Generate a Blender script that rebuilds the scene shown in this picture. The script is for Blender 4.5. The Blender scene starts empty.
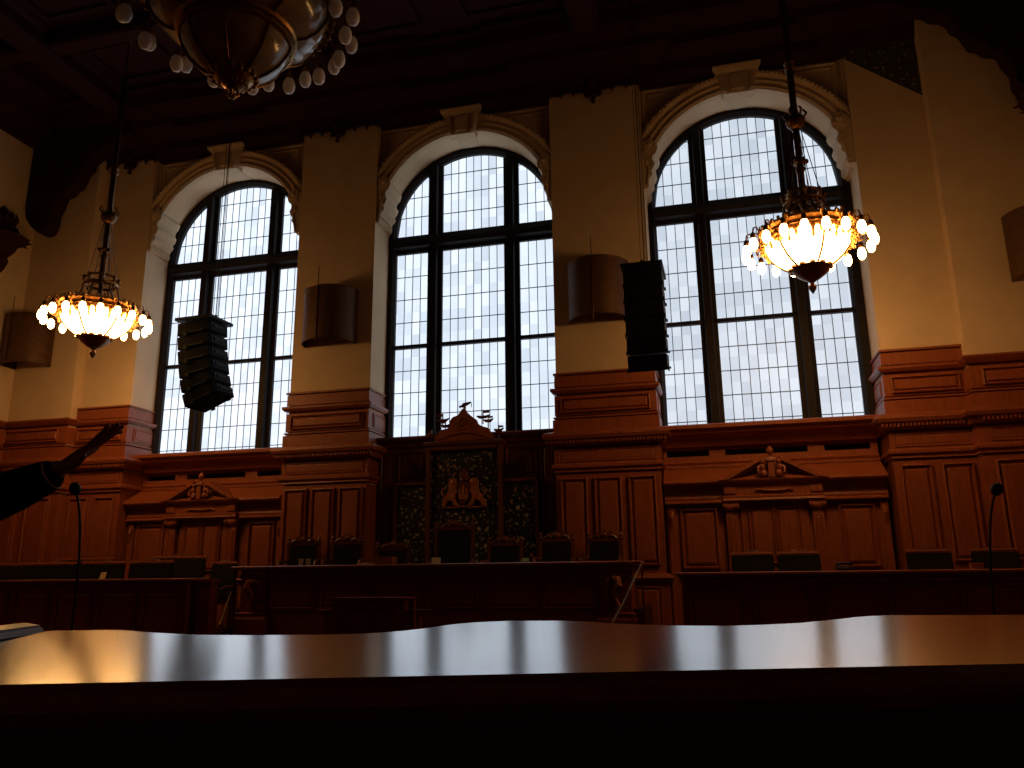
import bpy, bmesh, math, random
from mathutils import Vector, Matrix
random.seed(7)
PI = math.pi
SC = bpy.context.scene
COL = SC.collection

# ------------------------------------------------------------------ materials
def nmat(name):
    m = bpy.data.materials.new(name); m.use_nodes = True
    nt = m.node_tree
    b = nt.nodes.get('Principled BSDF')
    return m, nt, b

def simple(name, col, rough=.5, metal=0., var=.12, scale=6., spec=.5):
    m, nt, b = nmat(name)
    tc = nt.nodes.new('ShaderNodeTexCoord')
    n = nt.nodes.new('ShaderNodeTexNoise'); n.inputs['Scale'].default_value = scale; n.inputs['Detail'].default_value = 4
    nt.links.new(tc.outputs['Object'], n.inputs['Vector'])
    r = nt.nodes.new('ShaderNodeValToRGB')
    r.color_ramp.elements[0].position = .3; r.color_ramp.elements[1].position = .7
    r.color_ramp.elements[0].color = tuple(max(0, c*(1-var)) for c in col)+(1,)
    r.color_ramp.elements[1].color = tuple(min(1, c*(1+var)) for c in col)+(1,)
    nt.links.new(n.outputs['Fac'], r.inputs['Fac'])
    nt.links.new(r.outputs['Color'], b.inputs['Base Color'])
    b.inputs['Roughness'].default_value = rough; b.inputs['Metallic'].default_value = metal
    b.inputs['Specular IOR Level'].default_value = spec
    return m

def wood(name, c0, c1, rough=.4, grain=(14, 14, 1.2), bump=.05, spec=.5):
    m, nt, b = nmat(name)
    tc = nt.nodes.new('ShaderNodeTexCoord'); mp = nt.nodes.new('ShaderNodeMapping')
    mp.inputs['Scale'].default_value = grain
    n = nt.nodes.new('ShaderNodeTexNoise'); n.inputs['Scale'].default_value = 2.5; n.inputs['Detail'].default_value = 6
    n.inputs['Roughness'].default_value = .65
    nt.links.new(tc.outputs['Object'], mp.inputs['Vector']); nt.links.new(mp.outputs['Vector'], n.inputs['Vector'])
    r = nt.nodes.new('ShaderNodeValToRGB')
    r.color_ramp.elements[0].position = .32; r.color_ramp.elements[1].position = .7
    r.color_ramp.elements[0].color = c0+(1,); r.color_ramp.elements[1].color = c1+(1,)
    nt.links.new(n.outputs['Fac'], r.inputs['Fac']); nt.links.new(r.outputs['Color'], b.inputs['Base Color'])
    bp = nt.nodes.new('ShaderNodeBump'); bp.inputs['Strength'].default_value = bump; bp.inputs['Distance'].default_value = .01
    nt.links.new(n.outputs['Fac'], bp.inputs['Height']); nt.links.new(bp.outputs['Normal'], b.inputs['Normal'])
    b.inputs['Roughness'].default_value = rough
    b.inputs['Specular IOR Level'].default_value = spec
    return m

def emit(name, col, strength):
    m, nt, b = nmat(name)
    b.inputs['Base Color'].default_value = (.8, .75, .65, 1)
    b.inputs['Emission Color'].default_value = col+(1,)
    b.inputs['Emission Strength'].default_value = strength
    b.inputs['Roughness'].default_value = .3
    return m

def window_glass(name, strength):
    # frosted daylight glass: every small pane of the leaded grid has its own tint
    m, nt, b = nmat(name)
    L = nt.links
    tc = nt.nodes.new('ShaderNodeTexCoord')
    dv = nt.nodes.new('ShaderNodeVectorMath'); dv.operation = 'DIVIDE'
    dv.inputs[1].default_value = (.148, 1., .43)
    fl = nt.nodes.new('ShaderNodeVectorMath'); fl.operation = 'FLOOR'
    L.new(tc.outputs['Object'], dv.inputs[0]); L.new(dv.outputs[0], fl.inputs[0])
    wn = nt.nodes.new('ShaderNodeTexWhiteNoise'); L.new(fl.outputs[0], wn.inputs['Vector'])
    n = nt.nodes.new('ShaderNodeTexNoise'); n.inputs['Scale'].default_value = 1.3; n.inputs['Detail'].default_value = 3
    L.new(tc.outputs['Object'], n.inputs['Vector'])
    ad = nt.nodes.new('ShaderNodeMath'); ad.operation = 'MULTIPLY_ADD'; ad.inputs[1].default_value = .55
    L.new(wn.outputs['Value'], ad.inputs[0])
    ml = nt.nodes.new('ShaderNodeMath'); ml.operation = 'MULTIPLY'; ml.inputs[1].default_value = .55
    L.new(n.outputs['Fac'], ml.inputs[0]); L.new(ml.outputs[0], ad.inputs[2])
    r = nt.nodes.new('ShaderNodeValToRGB')
    r.color_ramp.elements[0].position = .2; r.color_ramp.elements[1].position = .85
    r.color_ramp.elements[0].color = (.62, .71, .84, 1); r.color_ramp.elements[1].color = (.88, .98, 1.10, 1)
    L.new(ad.outputs[0], r.inputs['Fac'])
    L.new(r.outputs['Color'], b.inputs['Emission Color'])
    b.inputs['Emission Strength'].default_value = strength
    b.inputs['Base Color'].default_value = (.07, .085, .10, 1)
    b.inputs['Roughness'].default_value = .5
    return m

def speckled(name, base, leaves):
    # gilt and painted leather: small pale leaves and flowers on black
    m, nt, b = nmat(name); L = nt.links
    tc = nt.nodes.new('ShaderNodeTexCoord')
    v = nt.nodes.new('ShaderNodeTexVoronoi'); v.inputs['Scale'].default_value = 11.5; v.voronoi_dimensions = '2D'
    sx = nt.nodes.new('ShaderNodeSeparateXYZ'); cx_ = nt.nodes.new('ShaderNodeCombineXYZ')
    L.new(tc.outputs['Object'], sx.inputs[0]); L.new(sx.outputs['X'], cx_.inputs['X']); L.new(sx.outputs['Z'], cx_.inputs['Y'])
    wz = nt.nodes.new('ShaderNodeTexNoise'); wz.inputs['Scale'].default_value = 7.
    L.new(cx_.outputs[0], wz.inputs['Vector'])
    wa = nt.nodes.new('ShaderNodeVectorMath'); wa.operation = 'MULTIPLY_ADD'; wa.inputs[1].default_value = (.16, .16, 0)
    L.new(wz.outputs['Color'], wa.inputs[0]); L.new(cx_.outputs[0], wa.inputs[2]); L.new(wa.outputs[0], v.inputs['Vector'])
    nz = nt.nodes.new('ShaderNodeTexNoise'); nz.inputs['Scale'].default_value = 22
    L.new(tc.outputs['Object'], nz.inputs['Vector'])
    a = nt.nodes.new('ShaderNodeMath'); a.operation = 'MULTIPLY_ADD'; a.inputs[1].default_value = .5; a.inputs[2].default_value = -.25
    L.new(nz.outputs['Fac'], a.inputs[0])
    s = nt.nodes.new('ShaderNodeMath'); s.operation = 'ADD'
    L.new(v.outputs['Distance'], s.inputs[0]); L.new(a.outputs[0], s.inputs[1])
    sp = nt.nodes.new('ShaderNodeSeparateColor'); L.new(v.outputs['Color'], sp.inputs['Color'])
    s2 = nt.nodes.new('ShaderNodeMath'); s2.operation = 'MULTIPLY_ADD'; s2.inputs[1].default_value = .22
    L.new(sp.outputs['Green'], s2.inputs[0]); L.new(s.outputs[0], s2.inputs[2]); s = s2
    r = nt.nodes.new('ShaderNodeValToRGB')
    r.color_ramp.elements[0].position = .24; r.color_ramp.elements[0].color = (1, 1, 1, 1)
    r.color_ramp.elements[1].position = .34; r.color_ramp.elements[1].color = (0, 0, 0, 1)
    L.new(s.outputs[0], r.inputs['Fac'])
    hue = nt.nodes.new('ShaderNodeValToRGB')
    hue.color_ramp.elements[0].position = .2; hue.color_ramp.elements[0].color = leaves[0]+(1,)
    hue.color_ramp.elements[1].position = .8; hue.color_ramp.elements[1].color = leaves[1]+(1,)
    e = hue.color_ramp.elements.new(.5); e.color = leaves[2]+(1,)
    L.new(sp.outputs['Red'], hue.inputs['Fac'])
    mx = nt.nodes.new('ShaderNodeMix'); mx.data_type = 'RGBA'
    mx.inputs[6].default_value = base+(1,)
    L.new(r.outputs['Color'], mx.inputs[0]); L.new(hue.outputs['Color'], mx.inputs[7])
    L.new(mx.outputs[2], b.inputs['Base Color'])
    b.inputs['Roughness'].default_value = .5
    return m

M = {}
M['plaster'] = simple('cream_plaster', (.68, .53, .35), .9, var=.05, scale=3, spec=.1)
M['stone'] = simple('pale_stone', (.60, .47, .31), .85, var=.08, scale=9, spec=.2)
M['wood'] = wood('oak_panelling', (.21, .050, .013), (.35, .086, .023), .5)
M['wood_dark'] = wood('dark_oak', (.10, .028, .010), (.17, .05, .016), .4)
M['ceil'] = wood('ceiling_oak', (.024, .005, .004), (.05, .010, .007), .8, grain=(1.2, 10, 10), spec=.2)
M['bench'] = wood('bench_mahogany', (.17, .030, .020), (.29, .052, .032), .35, grain=(1.5, 14, 14))
M['counter'] = wood('polished_counter', (.24, .07, .018), (.40, .13, .035), .16, grain=(1.2, 22, 22), bump=.004, spec=.6)
_b = M['counter'].node_tree.nodes['Principled BSDF']; _b.inputs['Coat Weight'].default_value = 1.; _b.inputs['Coat Roughness'].default_value = .15; _b.inputs['Coat IOR'].default_value = 1.6
M['frame'] = simple('window_bronze', (.014, .010, .009), .6, var=.2, spec=.2)
M['desk_top'] = wood('desk_top_wood', (.30, .10, .05), (.44, .16, .085), .3, grain=(1.5, 14, 14))
M['lead'] = simple('lead', (.06, .065, .07), .6)
M['glass'] = window_glass('frosted_glass', 1.06)
M['glass_left'] = window_glass('frosted_glass_left', 1.2)
M['glass_right'] = window_glass('frosted_glass_right', .86)
M['brass'] = simple('old_brass', (.36, .19, .055), .36, 1., var=.25, scale=20)
M['brass_dark'] = simple('dark_brass', (.16, .075, .025), .38, 1., var=.3, scale=20)
M['bulb'] = emit('lit_bulb', (1., .50, .16), 29.)
M['bowl'] = emit('lit_bowl_glass', (1., .50, .16), 17.)
M['bulb_off'] = simple('unlit_bulb', (.90, .82, .74), .35, var=.06)
_b = M['bulb_off'].node_tree.nodes['Principled BSDF']; _b.inputs['Subsurface Weight'].default_value = 1.; _b.inputs['Subsurface Radius'].default_value = (.12, .11, .10); _b.inputs['Subsurface Scale'].default_value = 1.
M['bowl_off'] = simple('unlit_bowl_glass', (.34, .26, .15), .16, var=.35, scale=5)
M['black'] = simple('black_paint', (.008, .008, .009), .55, var=.2)
M['black_gloss'] = simple('black_plastic', (.006, .007, .010), .3, var=.2)
M['speaker_side'] = simple('speaker_grey', (.005, .0052, .006), .6, var=.2, spec=.12)
M['cable'] = simple('cable', (.02, .016, .012), .6)
M['leather'] = simple('black_leather', (.012, .010, .009), .33, var=.3, scale=30)
M['drum'] = simple('bronze_mesh', (.11, .05, .017), .55, .25, var=.3, scale=14)
M['tapestry'] = speckled('painted_leather', (.008, .009, .010), ((.42, .38, .28), (.34, .16, .10), (.18, .21, .20)))
M['arms'] = simple('gilt_relief', (.42, .15, .035), .45, .2, var=.3, scale=12)
M['arms_dark'] = simple('red_relief', (.12, .02, .012), .5, var=.2)
M['mural'] = speckled('painted_frieze', (.05, .042, .035), ((.36, .26, .14), (.22, .24, .24), (.10, .05, .03)))
M['paper'] = simple('paper', (.65, .6, .5), .8, var=.05)
M['paper_yellow'] = simple('yellow_note', (.6, .5, .28), .8, var=.05)
M['green'] = simple('green_card', (.16, .30, .22), .5, var=.05)
M['boxwood'] = wood('box_oak', (.26, .09, .025), (.38, .14, .04), .5)
M['steel'] = simple('steel', (.5, .45, .38), .25, 1., var=.1)
M['carpet'] = simple('carpet', (.07, .018, .014), .95, var=.25, scale=40, spec=.1)
M['skin'] = simple('skin', (.42, .21, .13), .5, var=.06)
M['cloth'] = simple('black_suit', (.006, .006, .008), .9, var=.2, spec=.15)
M['shirt'] = simple('white_shirt', (.7, .7, .7), .8, var=.03)
M['hair'] = simple('dark_hair', (.03, .018, .010), .6, var=.3, scale=40)
M['eye'] = simple('eye', (.6, .58, .55), .2)
M['glassware'] = simple('glassware', (.35, .36, .34), .08, var=.05)

# ------------------------------------------------------------------ mesh builder
class MB:
    def __init__(s):
        s.bm = bmesh.new()
    def face(s, vs):
        try: return s.bm.faces.new(vs)
        except ValueError: return None
    def box(s, x0, x1, y0, y1, z0, z1):
        v = [s.bm.verts.new((x, y, z)) for x in (x0, x1) for y in (y0, y1) for z in (z0, z1)]
        for f in ((0, 1, 3, 2), (4, 6, 7, 5), (0, 4, 5, 1), (2, 3, 7, 6), (0, 2, 6, 4), (1, 5, 7, 3)):
            s.face([v[i] for i in f])
        return s
    def prism(s, pts, axis, a, b):
        # pts in the two other axes, in order
        def mk(p, t):
            if axis == 'x': return (t, p[0], p[1])
            if axis == 'y': return (p[0], t, p[1])
            return (p[0], p[1], t)
        A = [s.bm.verts.new(mk(p, a)) for p in pts]; B = [s.bm.verts.new(mk(p, b)) for p in pts]
        n = len(pts)
        for i in range(n):
            s.face([A[i], A[(i+1) % n], B[(i+1) % n], B[i]])
        s.face(A[::-1]); s.face(B)
        return s
    def lathe(s, prof, n=24, c=(0, 0, 0), a0=0., a1=2*PI, cap=False):
        full = abs(a1-a0-2*PI) < 1e-6
        k = n if full else n+1
        rings = []
        for r, z in prof:
            if r < 1e-5 and full:
                rings.append([s.bm.verts.new((c[0], c[1], c[2]+z))])
            else:
                rings.append([s.bm.verts.new((c[0]+r*math.cos(a0+(a1-a0)*i/n), c[1]+r*math.sin(a0+(a1-a0)*i/n), c[2]+z)) for i in range(k)])
        for A, B in zip(rings, rings[1:]):
            for i in range(n):
                j = (i+1) % k
                if len(A) == 1 and len(B) == 1: continue
                if len(A) == 1: s.face([A[0], B[j], B[i]])
                elif len(B) == 1: s.face([A[i], A[j], B[0]])
                else: s.face([A[i], A[j], B[j], B[i]])
        return s
    def tube(s, path, r, n=8, closed=False):
        P = [Vector(p) for p in path]; rs = r if isinstance(r, (list, tuple)) else [r]*len(P)
        rings = []; up = None
        for i, p in enumerate(P):
            if closed: t = P[(i+1) % len(P)]-P[i-1]
            else: t = P[min(i+1, len(P)-1)]-P[max(i-1, 0)]
            t.normalize()
            if up is None:
                up = Vector((0, 0, 1)) if abs(t.z) < .9 else Vector((1, 0, 0))
            u = t.cross(up).normalized(); up = u.cross(t).normalized()
            rings.append([s.bm.verts.new(p+rs[i]*(math.cos(2*PI*k/n)*u+math.sin(2*PI*k/n)*up)) for k in range(n)])
        m = len(rings)
        for i in range(m if closed else m-1):
            A, B = rings[i], rings[(i+1) % m]
            for k in range(n): s.face([A[k], A[(k+1) % n], B[(k+1) % n], B[k]])
        if not closed:
            s.face(rings[0][::-1]); s.face(rings[-1])
        return s
    def blob(s, c, rx, ry, rz, nu=12, nv=8):
        prof = [(math.sin(PI*i/nv), -math.cos(PI*i/nv)) for i in range(nv+1)]
        k = len(s.bm.verts)
        s.lathe(prof, nu)
        s.bm.verts.ensure_lookup_table()
        for v in s.bm.verts[k:]:
            v.co = Vector((c[0]+v.co.x*rx, c[1]+v.co.y*ry, c[2]+v.co.z*rz))
        return s
    def tiers(s, x0, x1, yf, yb, prof, left=True, right=True):
        # loft of rectangles: prof = [(z, offset)], front and both returns follow the offset
        rings = []
        for z, o in prof:
            xa = x0-(o if left else 0); xb = x1+(o if right else 0)
            rings.append([s.bm.verts.new(p) for p in ((xa, yb, z), (xa, yf-o, z), (xb, yf-o, z), (xb, yb, z))])
        for A, B in zip(rings, rings[1:]):
            for i in range(4): s.face([A[i], A[(i+1) % 4], B[(i+1) % 4], B[i]])
        s.face(rings[0][::-1]); s.face(rings[-1])
        return s
    def panel(s, x0, x1, z0, z1, y, d=.02, w=.03):
        # raised and fielded panel on a face looking to -Y
        def ring(i, yy): return [s.bm.verts.new(p) for p in ((x0+i, yy, z0+i), (x1-i, yy, z0+i), (x1-i, yy, z1-i), (x0+i, yy, z1-i))]
        R = [ring(0, y+.002), ring(0, y-d), ring(w*.5, y-d*1.2), ring(w, y-.004), ring(w*1.3, y-.004), ring(w*2.2, y-d*.9)]
        for A, B in zip(R, R[1:]):
            for i in range(4): s.face([A[i], A[(i+1) % 4], B[(i+1) % 4], B[i]])
        s.face(R[-1])
        return s
    def xform(s, mat):
        bmesh.ops.transform(s.bm, matrix=mat, verts=s.bm.verts); return s
    def build(s, name, mat, parent=None, smooth=False, bevel=0.):
        bm = s.bm
        bmesh.ops.recalc_face_normals(bm, faces=bm.faces)
        if bevel:
            bmesh.ops.bevel(bm, geom=[e for e in bm.edges if len(e.link_faces) == 2 and e.calc_face_angle(0) > .6], offset=bevel, segments=2, affect='EDGES', clamp_overlap=True)
        if parent is not None:
            off = wloc(parent)
            bmesh.ops.translate(bm, vec=-off, verts=bm.verts)
        me = bpy.data.meshes.new(name); bm.to_mesh(me); bm.free()
        if smooth:
            me.polygons.foreach_set('use_smooth', [True]*len(me.polygons))
            me.set_sharp_from_angle(angle=.7)
        me.materials.append(M[mat])
        o = bpy.data.objects.new(name, me); COL.objects.link(o)
        if parent is not None: o.parent = parent
        return o

def wloc(o):
    v = Vector(o.location)
    while o.parent: o = o.parent; v = v+Vector(o.location)
    return v

def tag(o, label=None, cat=None, group=None, kind=None):
    if label: o['label'] = label
    if cat: o['category'] = cat
    if group: o['group'] = group
    if kind: o['kind'] = kind
    return o
def thing(name, loc, label, cat, group=None, kind=None):
    o = bpy.data.objects.new(name, None); COL.objects.link(o)
    o.location = loc; o.empty_display_size = .1
    return tag(o, label, cat, group, kind)
def copy_tree(o, parent=None):
    c = o.copy(); COL.objects.link(c)
    if parent is not None: c.parent = parent
    for ch in list(o.children): copy_tree(ch, c)
    return c
def struct(o, label, cat): return tag(o, label, cat, kind='structure')

# ------------------------------------------------------------------ dimensions (metres)
BAY = 4.835; HW = 1.63           # bay spacing, half width between the piers
PY = -.78; SY = -.60             # pier face, spandrel face
ZC = 7.49; RA = 1.615            # arch centre height, arch radius
TOPZ = 10.9; CZ = 10.6           # wall top, ceiling
XW = 9.0; YB = -15.4             # side walls, back wall
PIERS = [(-7.58, -6.45), (-3.15, -HW), (HW, BAY-HW), (6.51, 7.58)]

# ------------------------------------------------------------------ shell
struct(MB().box(-XW-.3, XW+.3, YB-.3, .4, -.2, 0).build('floor', 'carpet'), 'dark red carpeted floor of the chamber', 'floor')

b = MB()
for x0, x1 in PIERS: b.box(x0, x1, PY, .35, 0, TOPZ)
for s in (-1, 1):
    b.box(min(s*7.58, s*XW), max(s*7.58, s*XW), -1.0, .35, 0, TOPZ)
for i in (-1, 0, 1):
    c = i*BAY
    if i:
        e0, e1 = (c+HW-.01, -3.14) if i < 0 else (c+HW-.01, 6.52)
        b.box(e0, e1, -.02, .35, 0, ZC); b.box(e0, e1, SY, .35, ZC, TOPZ)
    b.box(c-HW, c+HW, -.09, .35, 0, 3.30)
    n = 40
    pts = [(c-RA*math.cos(PI*k/n), ZC+RA*math.sin(PI*k/n)) for k in range(n+1)]
    # spandrel as a fan of quads up to the cornice
    for (xa, za), (xb, zb) in zip(pts, pts[1:]):
        b.prism([(xa, za), (xb, zb), (xb, TOPZ), (xa, TOPZ)], 'y', SY, .35)
    b.box(c-HW, c-RA, SY, .35, ZC, TOPZ); b.box(c+RA, c+HW, SY, .35, ZC, TOPZ)
wf = b.build('wall_front', 'plaster')
struct(wf, 'cream plastered window wall with piers and round arches', 'wall')
struct(MB().box(-XW-.3, -XW, YB, .35, 0, TOPZ).build('wall_left', 'plaster'), 'cream plastered wall at the left end of the chamber', 'wall')
struct(MB().box(XW, XW+.3, YB, .35, 0, TOPZ).build('wall_right', 'plaster'), 'cream plastered wall at the right end of the chamber', 'wall')
struct(MB().box(-XW, XW, YB-.3, YB, 0, TOPZ).build('wall_back', 'wood_dark'), 'dark oak panelled wall behind the public benches', 'wall')

# ceiling with beams and coffers
ce = thing('ceiling', (0, -7.5, CZ), 'dark timber ceiling with deep beams and coffers', 'ceiling', kind='structure')
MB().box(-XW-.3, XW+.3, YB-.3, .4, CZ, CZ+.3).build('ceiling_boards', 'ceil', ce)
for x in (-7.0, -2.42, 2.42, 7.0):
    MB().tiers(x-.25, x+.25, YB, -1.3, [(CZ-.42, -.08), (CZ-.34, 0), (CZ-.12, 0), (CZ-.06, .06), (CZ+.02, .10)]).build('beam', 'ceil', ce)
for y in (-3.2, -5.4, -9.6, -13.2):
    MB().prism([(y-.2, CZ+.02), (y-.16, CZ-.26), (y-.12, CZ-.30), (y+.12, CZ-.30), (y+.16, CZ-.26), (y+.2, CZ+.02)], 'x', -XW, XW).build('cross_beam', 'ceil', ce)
b = MB()
for x0, x1 in ((-9, -7.25), (-6.75, -4.9), (-4.6, -2.67), (-2.17, -.15), (.15, 2.17), (2.67, 4.6), (4.9, 6.75), (7.25, 9)):
    for y0, y1 in ((-3.0, -1.6), (-5.2, -3.4), (-7.4, -5.6), (-9.4, -7.6), (-11.6, -9.8)):
        x, X, y, Y = x0+.22, x1-.22, y0+.22, y1-.22
        for q in ((x, X, y, y+.08), (x, X, Y-.08, Y), (x, x+.08, y+.08, Y-.08), (X-.08, X, y+.08, Y-.08)):
            b.box(q[0], q[1], q[2], q[3], CZ-.06, CZ+.01)
b.build('coffer_mouldings', 'ceil', ce)

# timber cornice
cor = thing('trim_1', (0, -.8, 9.4), 'dark carved timber cornice above the arched windows', 'cornice', kind='structure')
CPROF = [(.3, 9.45), (-.16, 9.45), (-.20, 9.52), (-.24, 9.58), (-.26, 9.74), (-.44, 9.84), (-.50, 9.90), (-.52, 10.06), (-.74, 10.20), (-.80, 10.26), (-.84, 10.44), (-.92, 10.5), (-.92, 10.65), (.3, 10.65)]
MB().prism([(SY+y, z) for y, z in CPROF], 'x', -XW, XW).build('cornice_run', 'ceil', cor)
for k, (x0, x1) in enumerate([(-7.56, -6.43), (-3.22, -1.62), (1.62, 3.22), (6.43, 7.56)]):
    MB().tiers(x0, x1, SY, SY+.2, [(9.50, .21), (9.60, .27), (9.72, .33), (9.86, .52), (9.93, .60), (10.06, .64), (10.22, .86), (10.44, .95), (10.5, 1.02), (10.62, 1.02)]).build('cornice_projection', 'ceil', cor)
    if k == 3: continue
    # scalloped valance with pendants
    n = 7 if x1-x0 > 1.4 else 5; w = (x1-x0)/n
    pts = [(x1, 9.62), (x0, 9.62)]
    for i in range(n):
        for q in range(7):
            a = PI*q/6
            pts.append((x0+w*(i+.5)-w*.5*math.cos(a), 9.40+.055*math.sin(a)*(1 if i % 2 else .6)+(.02 if 0 < q < 6 else -.03)))
    MB().prism(pts, 'y', PY-.075, PY-.015).build('scalloped_valance', 'ceil', cor)
    b = MB(); cx = (x0+x1)/2
    b.lathe([(0, 9.17), (.03, 9.19), (.04, 9.23), (.02, 9.26), (.055, 9.30), (.075, 9.34), (.05, 9.40), (.09, 9.46), (.09, 9.6)], 14, (cx, PY-.07, 0))
    for dx in (-.1, .1): b.blob((cx+dx, PY-.07, 9.36), .06, .03, .06, 10, 6)
    b.build('pendant', 'ceil', cor, smooth=True)
for s in (-1, 1):
    MB().prism([(s*(XW+.1), 9.80), (s*(XW-.10), 9.80), (s*(XW-.16), 9.88), (s*(XW-.2), 10.0), (s*(XW-.45), 10.14), (s*(XW-.5), 10.34), (s*(XW-.9), 10.45), (s*(XW-.95), 10.65), (s*(XW+.1), 10.65)], 'y', YB, -.9).build('side_cornice', 'ceil', cor)

# corner brackets carrying the first ceiling beam
BR = [(-9.0, 9.95), (-9.0, 8.5), (-8.95, 8.28), (-8.84, 8.12), (-8.74, 8.02), (-8.60, 7.92), (-8.44, 7.95), (-8.36, 8.12), (-8.36, 8.34), (-8.28, 8.50), (-8.22, 8.70), (-8.06, 8.74), (-7.98, 8.84), (-7.87, 8.87),
      (-7.82, 9.0), (-7.76, 9.16), (-7.66, 9.22), (-7.62, 9.36), (-7.52, 9.44), (-7.38, 9.48), (-7.30, 9.58), (-7.05, 9.62), (-6.95, 9.72), (-6.7, 9.82), (-6.7, 10.3), (-9.0, 10.3)]
for s, lab in ((1, 'dark carved corbel bracket high in the left corner'), (-1, 'dark carved corbel bracket high in the right corner')):
    br = thing('corbel_bracket', (s*-8.98, -1.15, 8.0), lab, 'bracket', kind='structure')
    dz, dx = (0, 0) if s > 0 else (.08, .35)
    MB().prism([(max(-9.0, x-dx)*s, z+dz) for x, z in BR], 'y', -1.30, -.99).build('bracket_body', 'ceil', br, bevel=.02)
    b = MB()
    for (x, z, r) in ((-8.6, 8.12, .17), (-8.3, 8.75, .16), (-7.95, 9.08, .13), (-7.55, 9.58, .12)):
        b.tube([(s*(x-dx*.6)+r*(1-t/26)*math.cos(t*.45), -1.32, dz+z+r*(1-t/26)*math.sin(t*.45)) for t in range(24)], .03, 6)
    b.build('carved_scroll', 'ceil', br, smooth=True)

# ------------------------------------------------------------------ windows
WID = 3.0; MU = .2845; SP = .6235; RG = 1.5
A = WID/2-SP-MU
ZB0, ZH1, ZH0, ZT1, ZT0 = 3.40, 3.64+1.6326, 3.64+1.6975, 3.64+3.4845, 3.64+3.8356
def arcz(u, r=RG): return ZC+math.sqrt(max(0, r*r-u*u))
def make_window(idx, cx, label):
    w = thing('window_%d' % idx, (cx, 0, 3.4), label, 'window', kind='structure')
    # outer frame
    b = MB(); n = 48
    o = [(cx-RA-.02, ZB0-.1)]+[(cx-(RA+.02)*math.cos(PI*k/n), ZC+(RA+.02)*math.sin(PI*k/n)) for k in range(n+1)]+[(cx+RA+.02, ZB0-.1)]
    i_ = [(cx-RG, ZB0-.1)]+[(cx-RG*math.cos(PI*k/n), ZC+RG*math.sin(PI*k/n)) for k in range(n+1)]+[(cx+RG, ZB0-.1)]
    m_ = [(cx-RG-.05, ZB0-.1)]+[(cx-(RG+.05)*math.cos(PI*k/n), ZC+(RG+.05)*math.sin(PI*k/n)) for k in range(n+1)]+[(cx+RG+.05, ZB0-.1)]
    loops = [[b.bm.verts.new((x, y, z)) for x, z in L] for L, y in ((o, .06), (o, -.14), (m_, -.14), (i_, -.07), (i_, .06))]
    for P, Q in zip(loops, loops[1:]):
        for k in range(len(P)-1): b.face([P[k], P[k+1], Q[k+1], Q[k]])
    b.build('outer_frame', 'frame', w)
    if cx: MB().box(cx+RA+.021, cx+RA+.075, -.13, -.021, ZB0-.1, ZC+.1).build('frame_strip', 'frame', w)
    for s in (-1, 1):
        u0 = A*s; u1 = (A+MU)*s; lo, hi = min(u0, u1), max(u0, u1)
        b = MB()
        pr = [(lo, .05), (lo, -.06), (lo+.07, -.08), (lo+.085, -.17), (hi-.085, -.17), (hi-.07, -.08), (hi, -.06), (hi, .05)]
        b.prism([(cx+u, y) for u, y in pr], 'z', ZB0-.1, arcz(A+MU*.5)+.04)
        b.build('mullion', 'frame', w)
    b = MB()
    b.prism([(.05, ZT1), (-.06, ZT1), (-.08, ZT1+.07), (-.18, ZT1+.09), (-.22, ZT1+.17), (-.18, ZT0-.09), (-.08, ZT0-.07), (-.06, ZT0), (.05, ZT0)], 'x', cx-RG-.03, cx+RG+.03)
    b.build('transom', 'frame', w)
    MB().prism([(.04, ZH1), (-.08, ZH1), (-.1, (ZH0+ZH1)/2), (-.08, ZH0), (.04, ZH0)], 'x', cx-RG-.02, cx+RG+.02).build('glazing_bar', 'frame', w)
    for (u0, u1) in ((-1.5, -1.5+SP), (-A, A), (1.5-SP, 1.5)):
        nc = 8 if u0 == -A else 4
        for (z0, z1, rows, arch) in ((ZB0, ZH1, 4, False), (ZH0, ZT1, 4, False), (ZT0, None, 4, True)):
            b = MB(); k = 10
            if arch:
                us = [u0+(u1-u0)*t/k for t in range(k+1)]
                b.prism([(cx+u0, z0)]+[(cx+u, max(z0+.001, arcz(u))) for u in us]+[(cx+u1, z0)], 'y', .0, .012)
            else:
                b.box(cx+u0, cx+u1, 0, .012, z0, z1)
            p = b.build('pane', {1: 'glass_left', 2: 'glass', 3: 'glass_right'}[idx], w)
            b = MB()
            for c in range(1, nc):
                u = u0+(u1-u0)*c/nc
                b.box(cx+u-.006, cx+u+.006, -.008, .004, z0, (arcz(u) if arch else z1))
            zz = []
            if arch: zz = [z0+.40*r for r in range(1, 4)]
            else:
                zb = 3.64 if z0 == ZB0 else z0
                zz = [zb+(z1-zb)*r/4 for r in range(0 if z0 == ZB0 else 1, 4)]
            for z in zz:
                ua, ub = u0, u1
                if arch:
                    h = math.sqrt(max(0, RG*RG-(z-ZC)**2)); ua = max(ua, -h); ub = min(ub, h)
                if ub-ua > .03: b.box(cx+ua, cx+ub, -.009, .004, z-.007, z+.007)
            b.build('leading', 'lead', p)
    return w
make_window(1, -BAY, 'left arched window of leaded frosted panes behind the slanted speaker array')
make_window(2, 0, 'middle arched window of leaded frosted panes above the carved throne screen')
make_window(3, BAY, 'right arched window of leaded frosted panes behind the lit chandelier')

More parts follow.
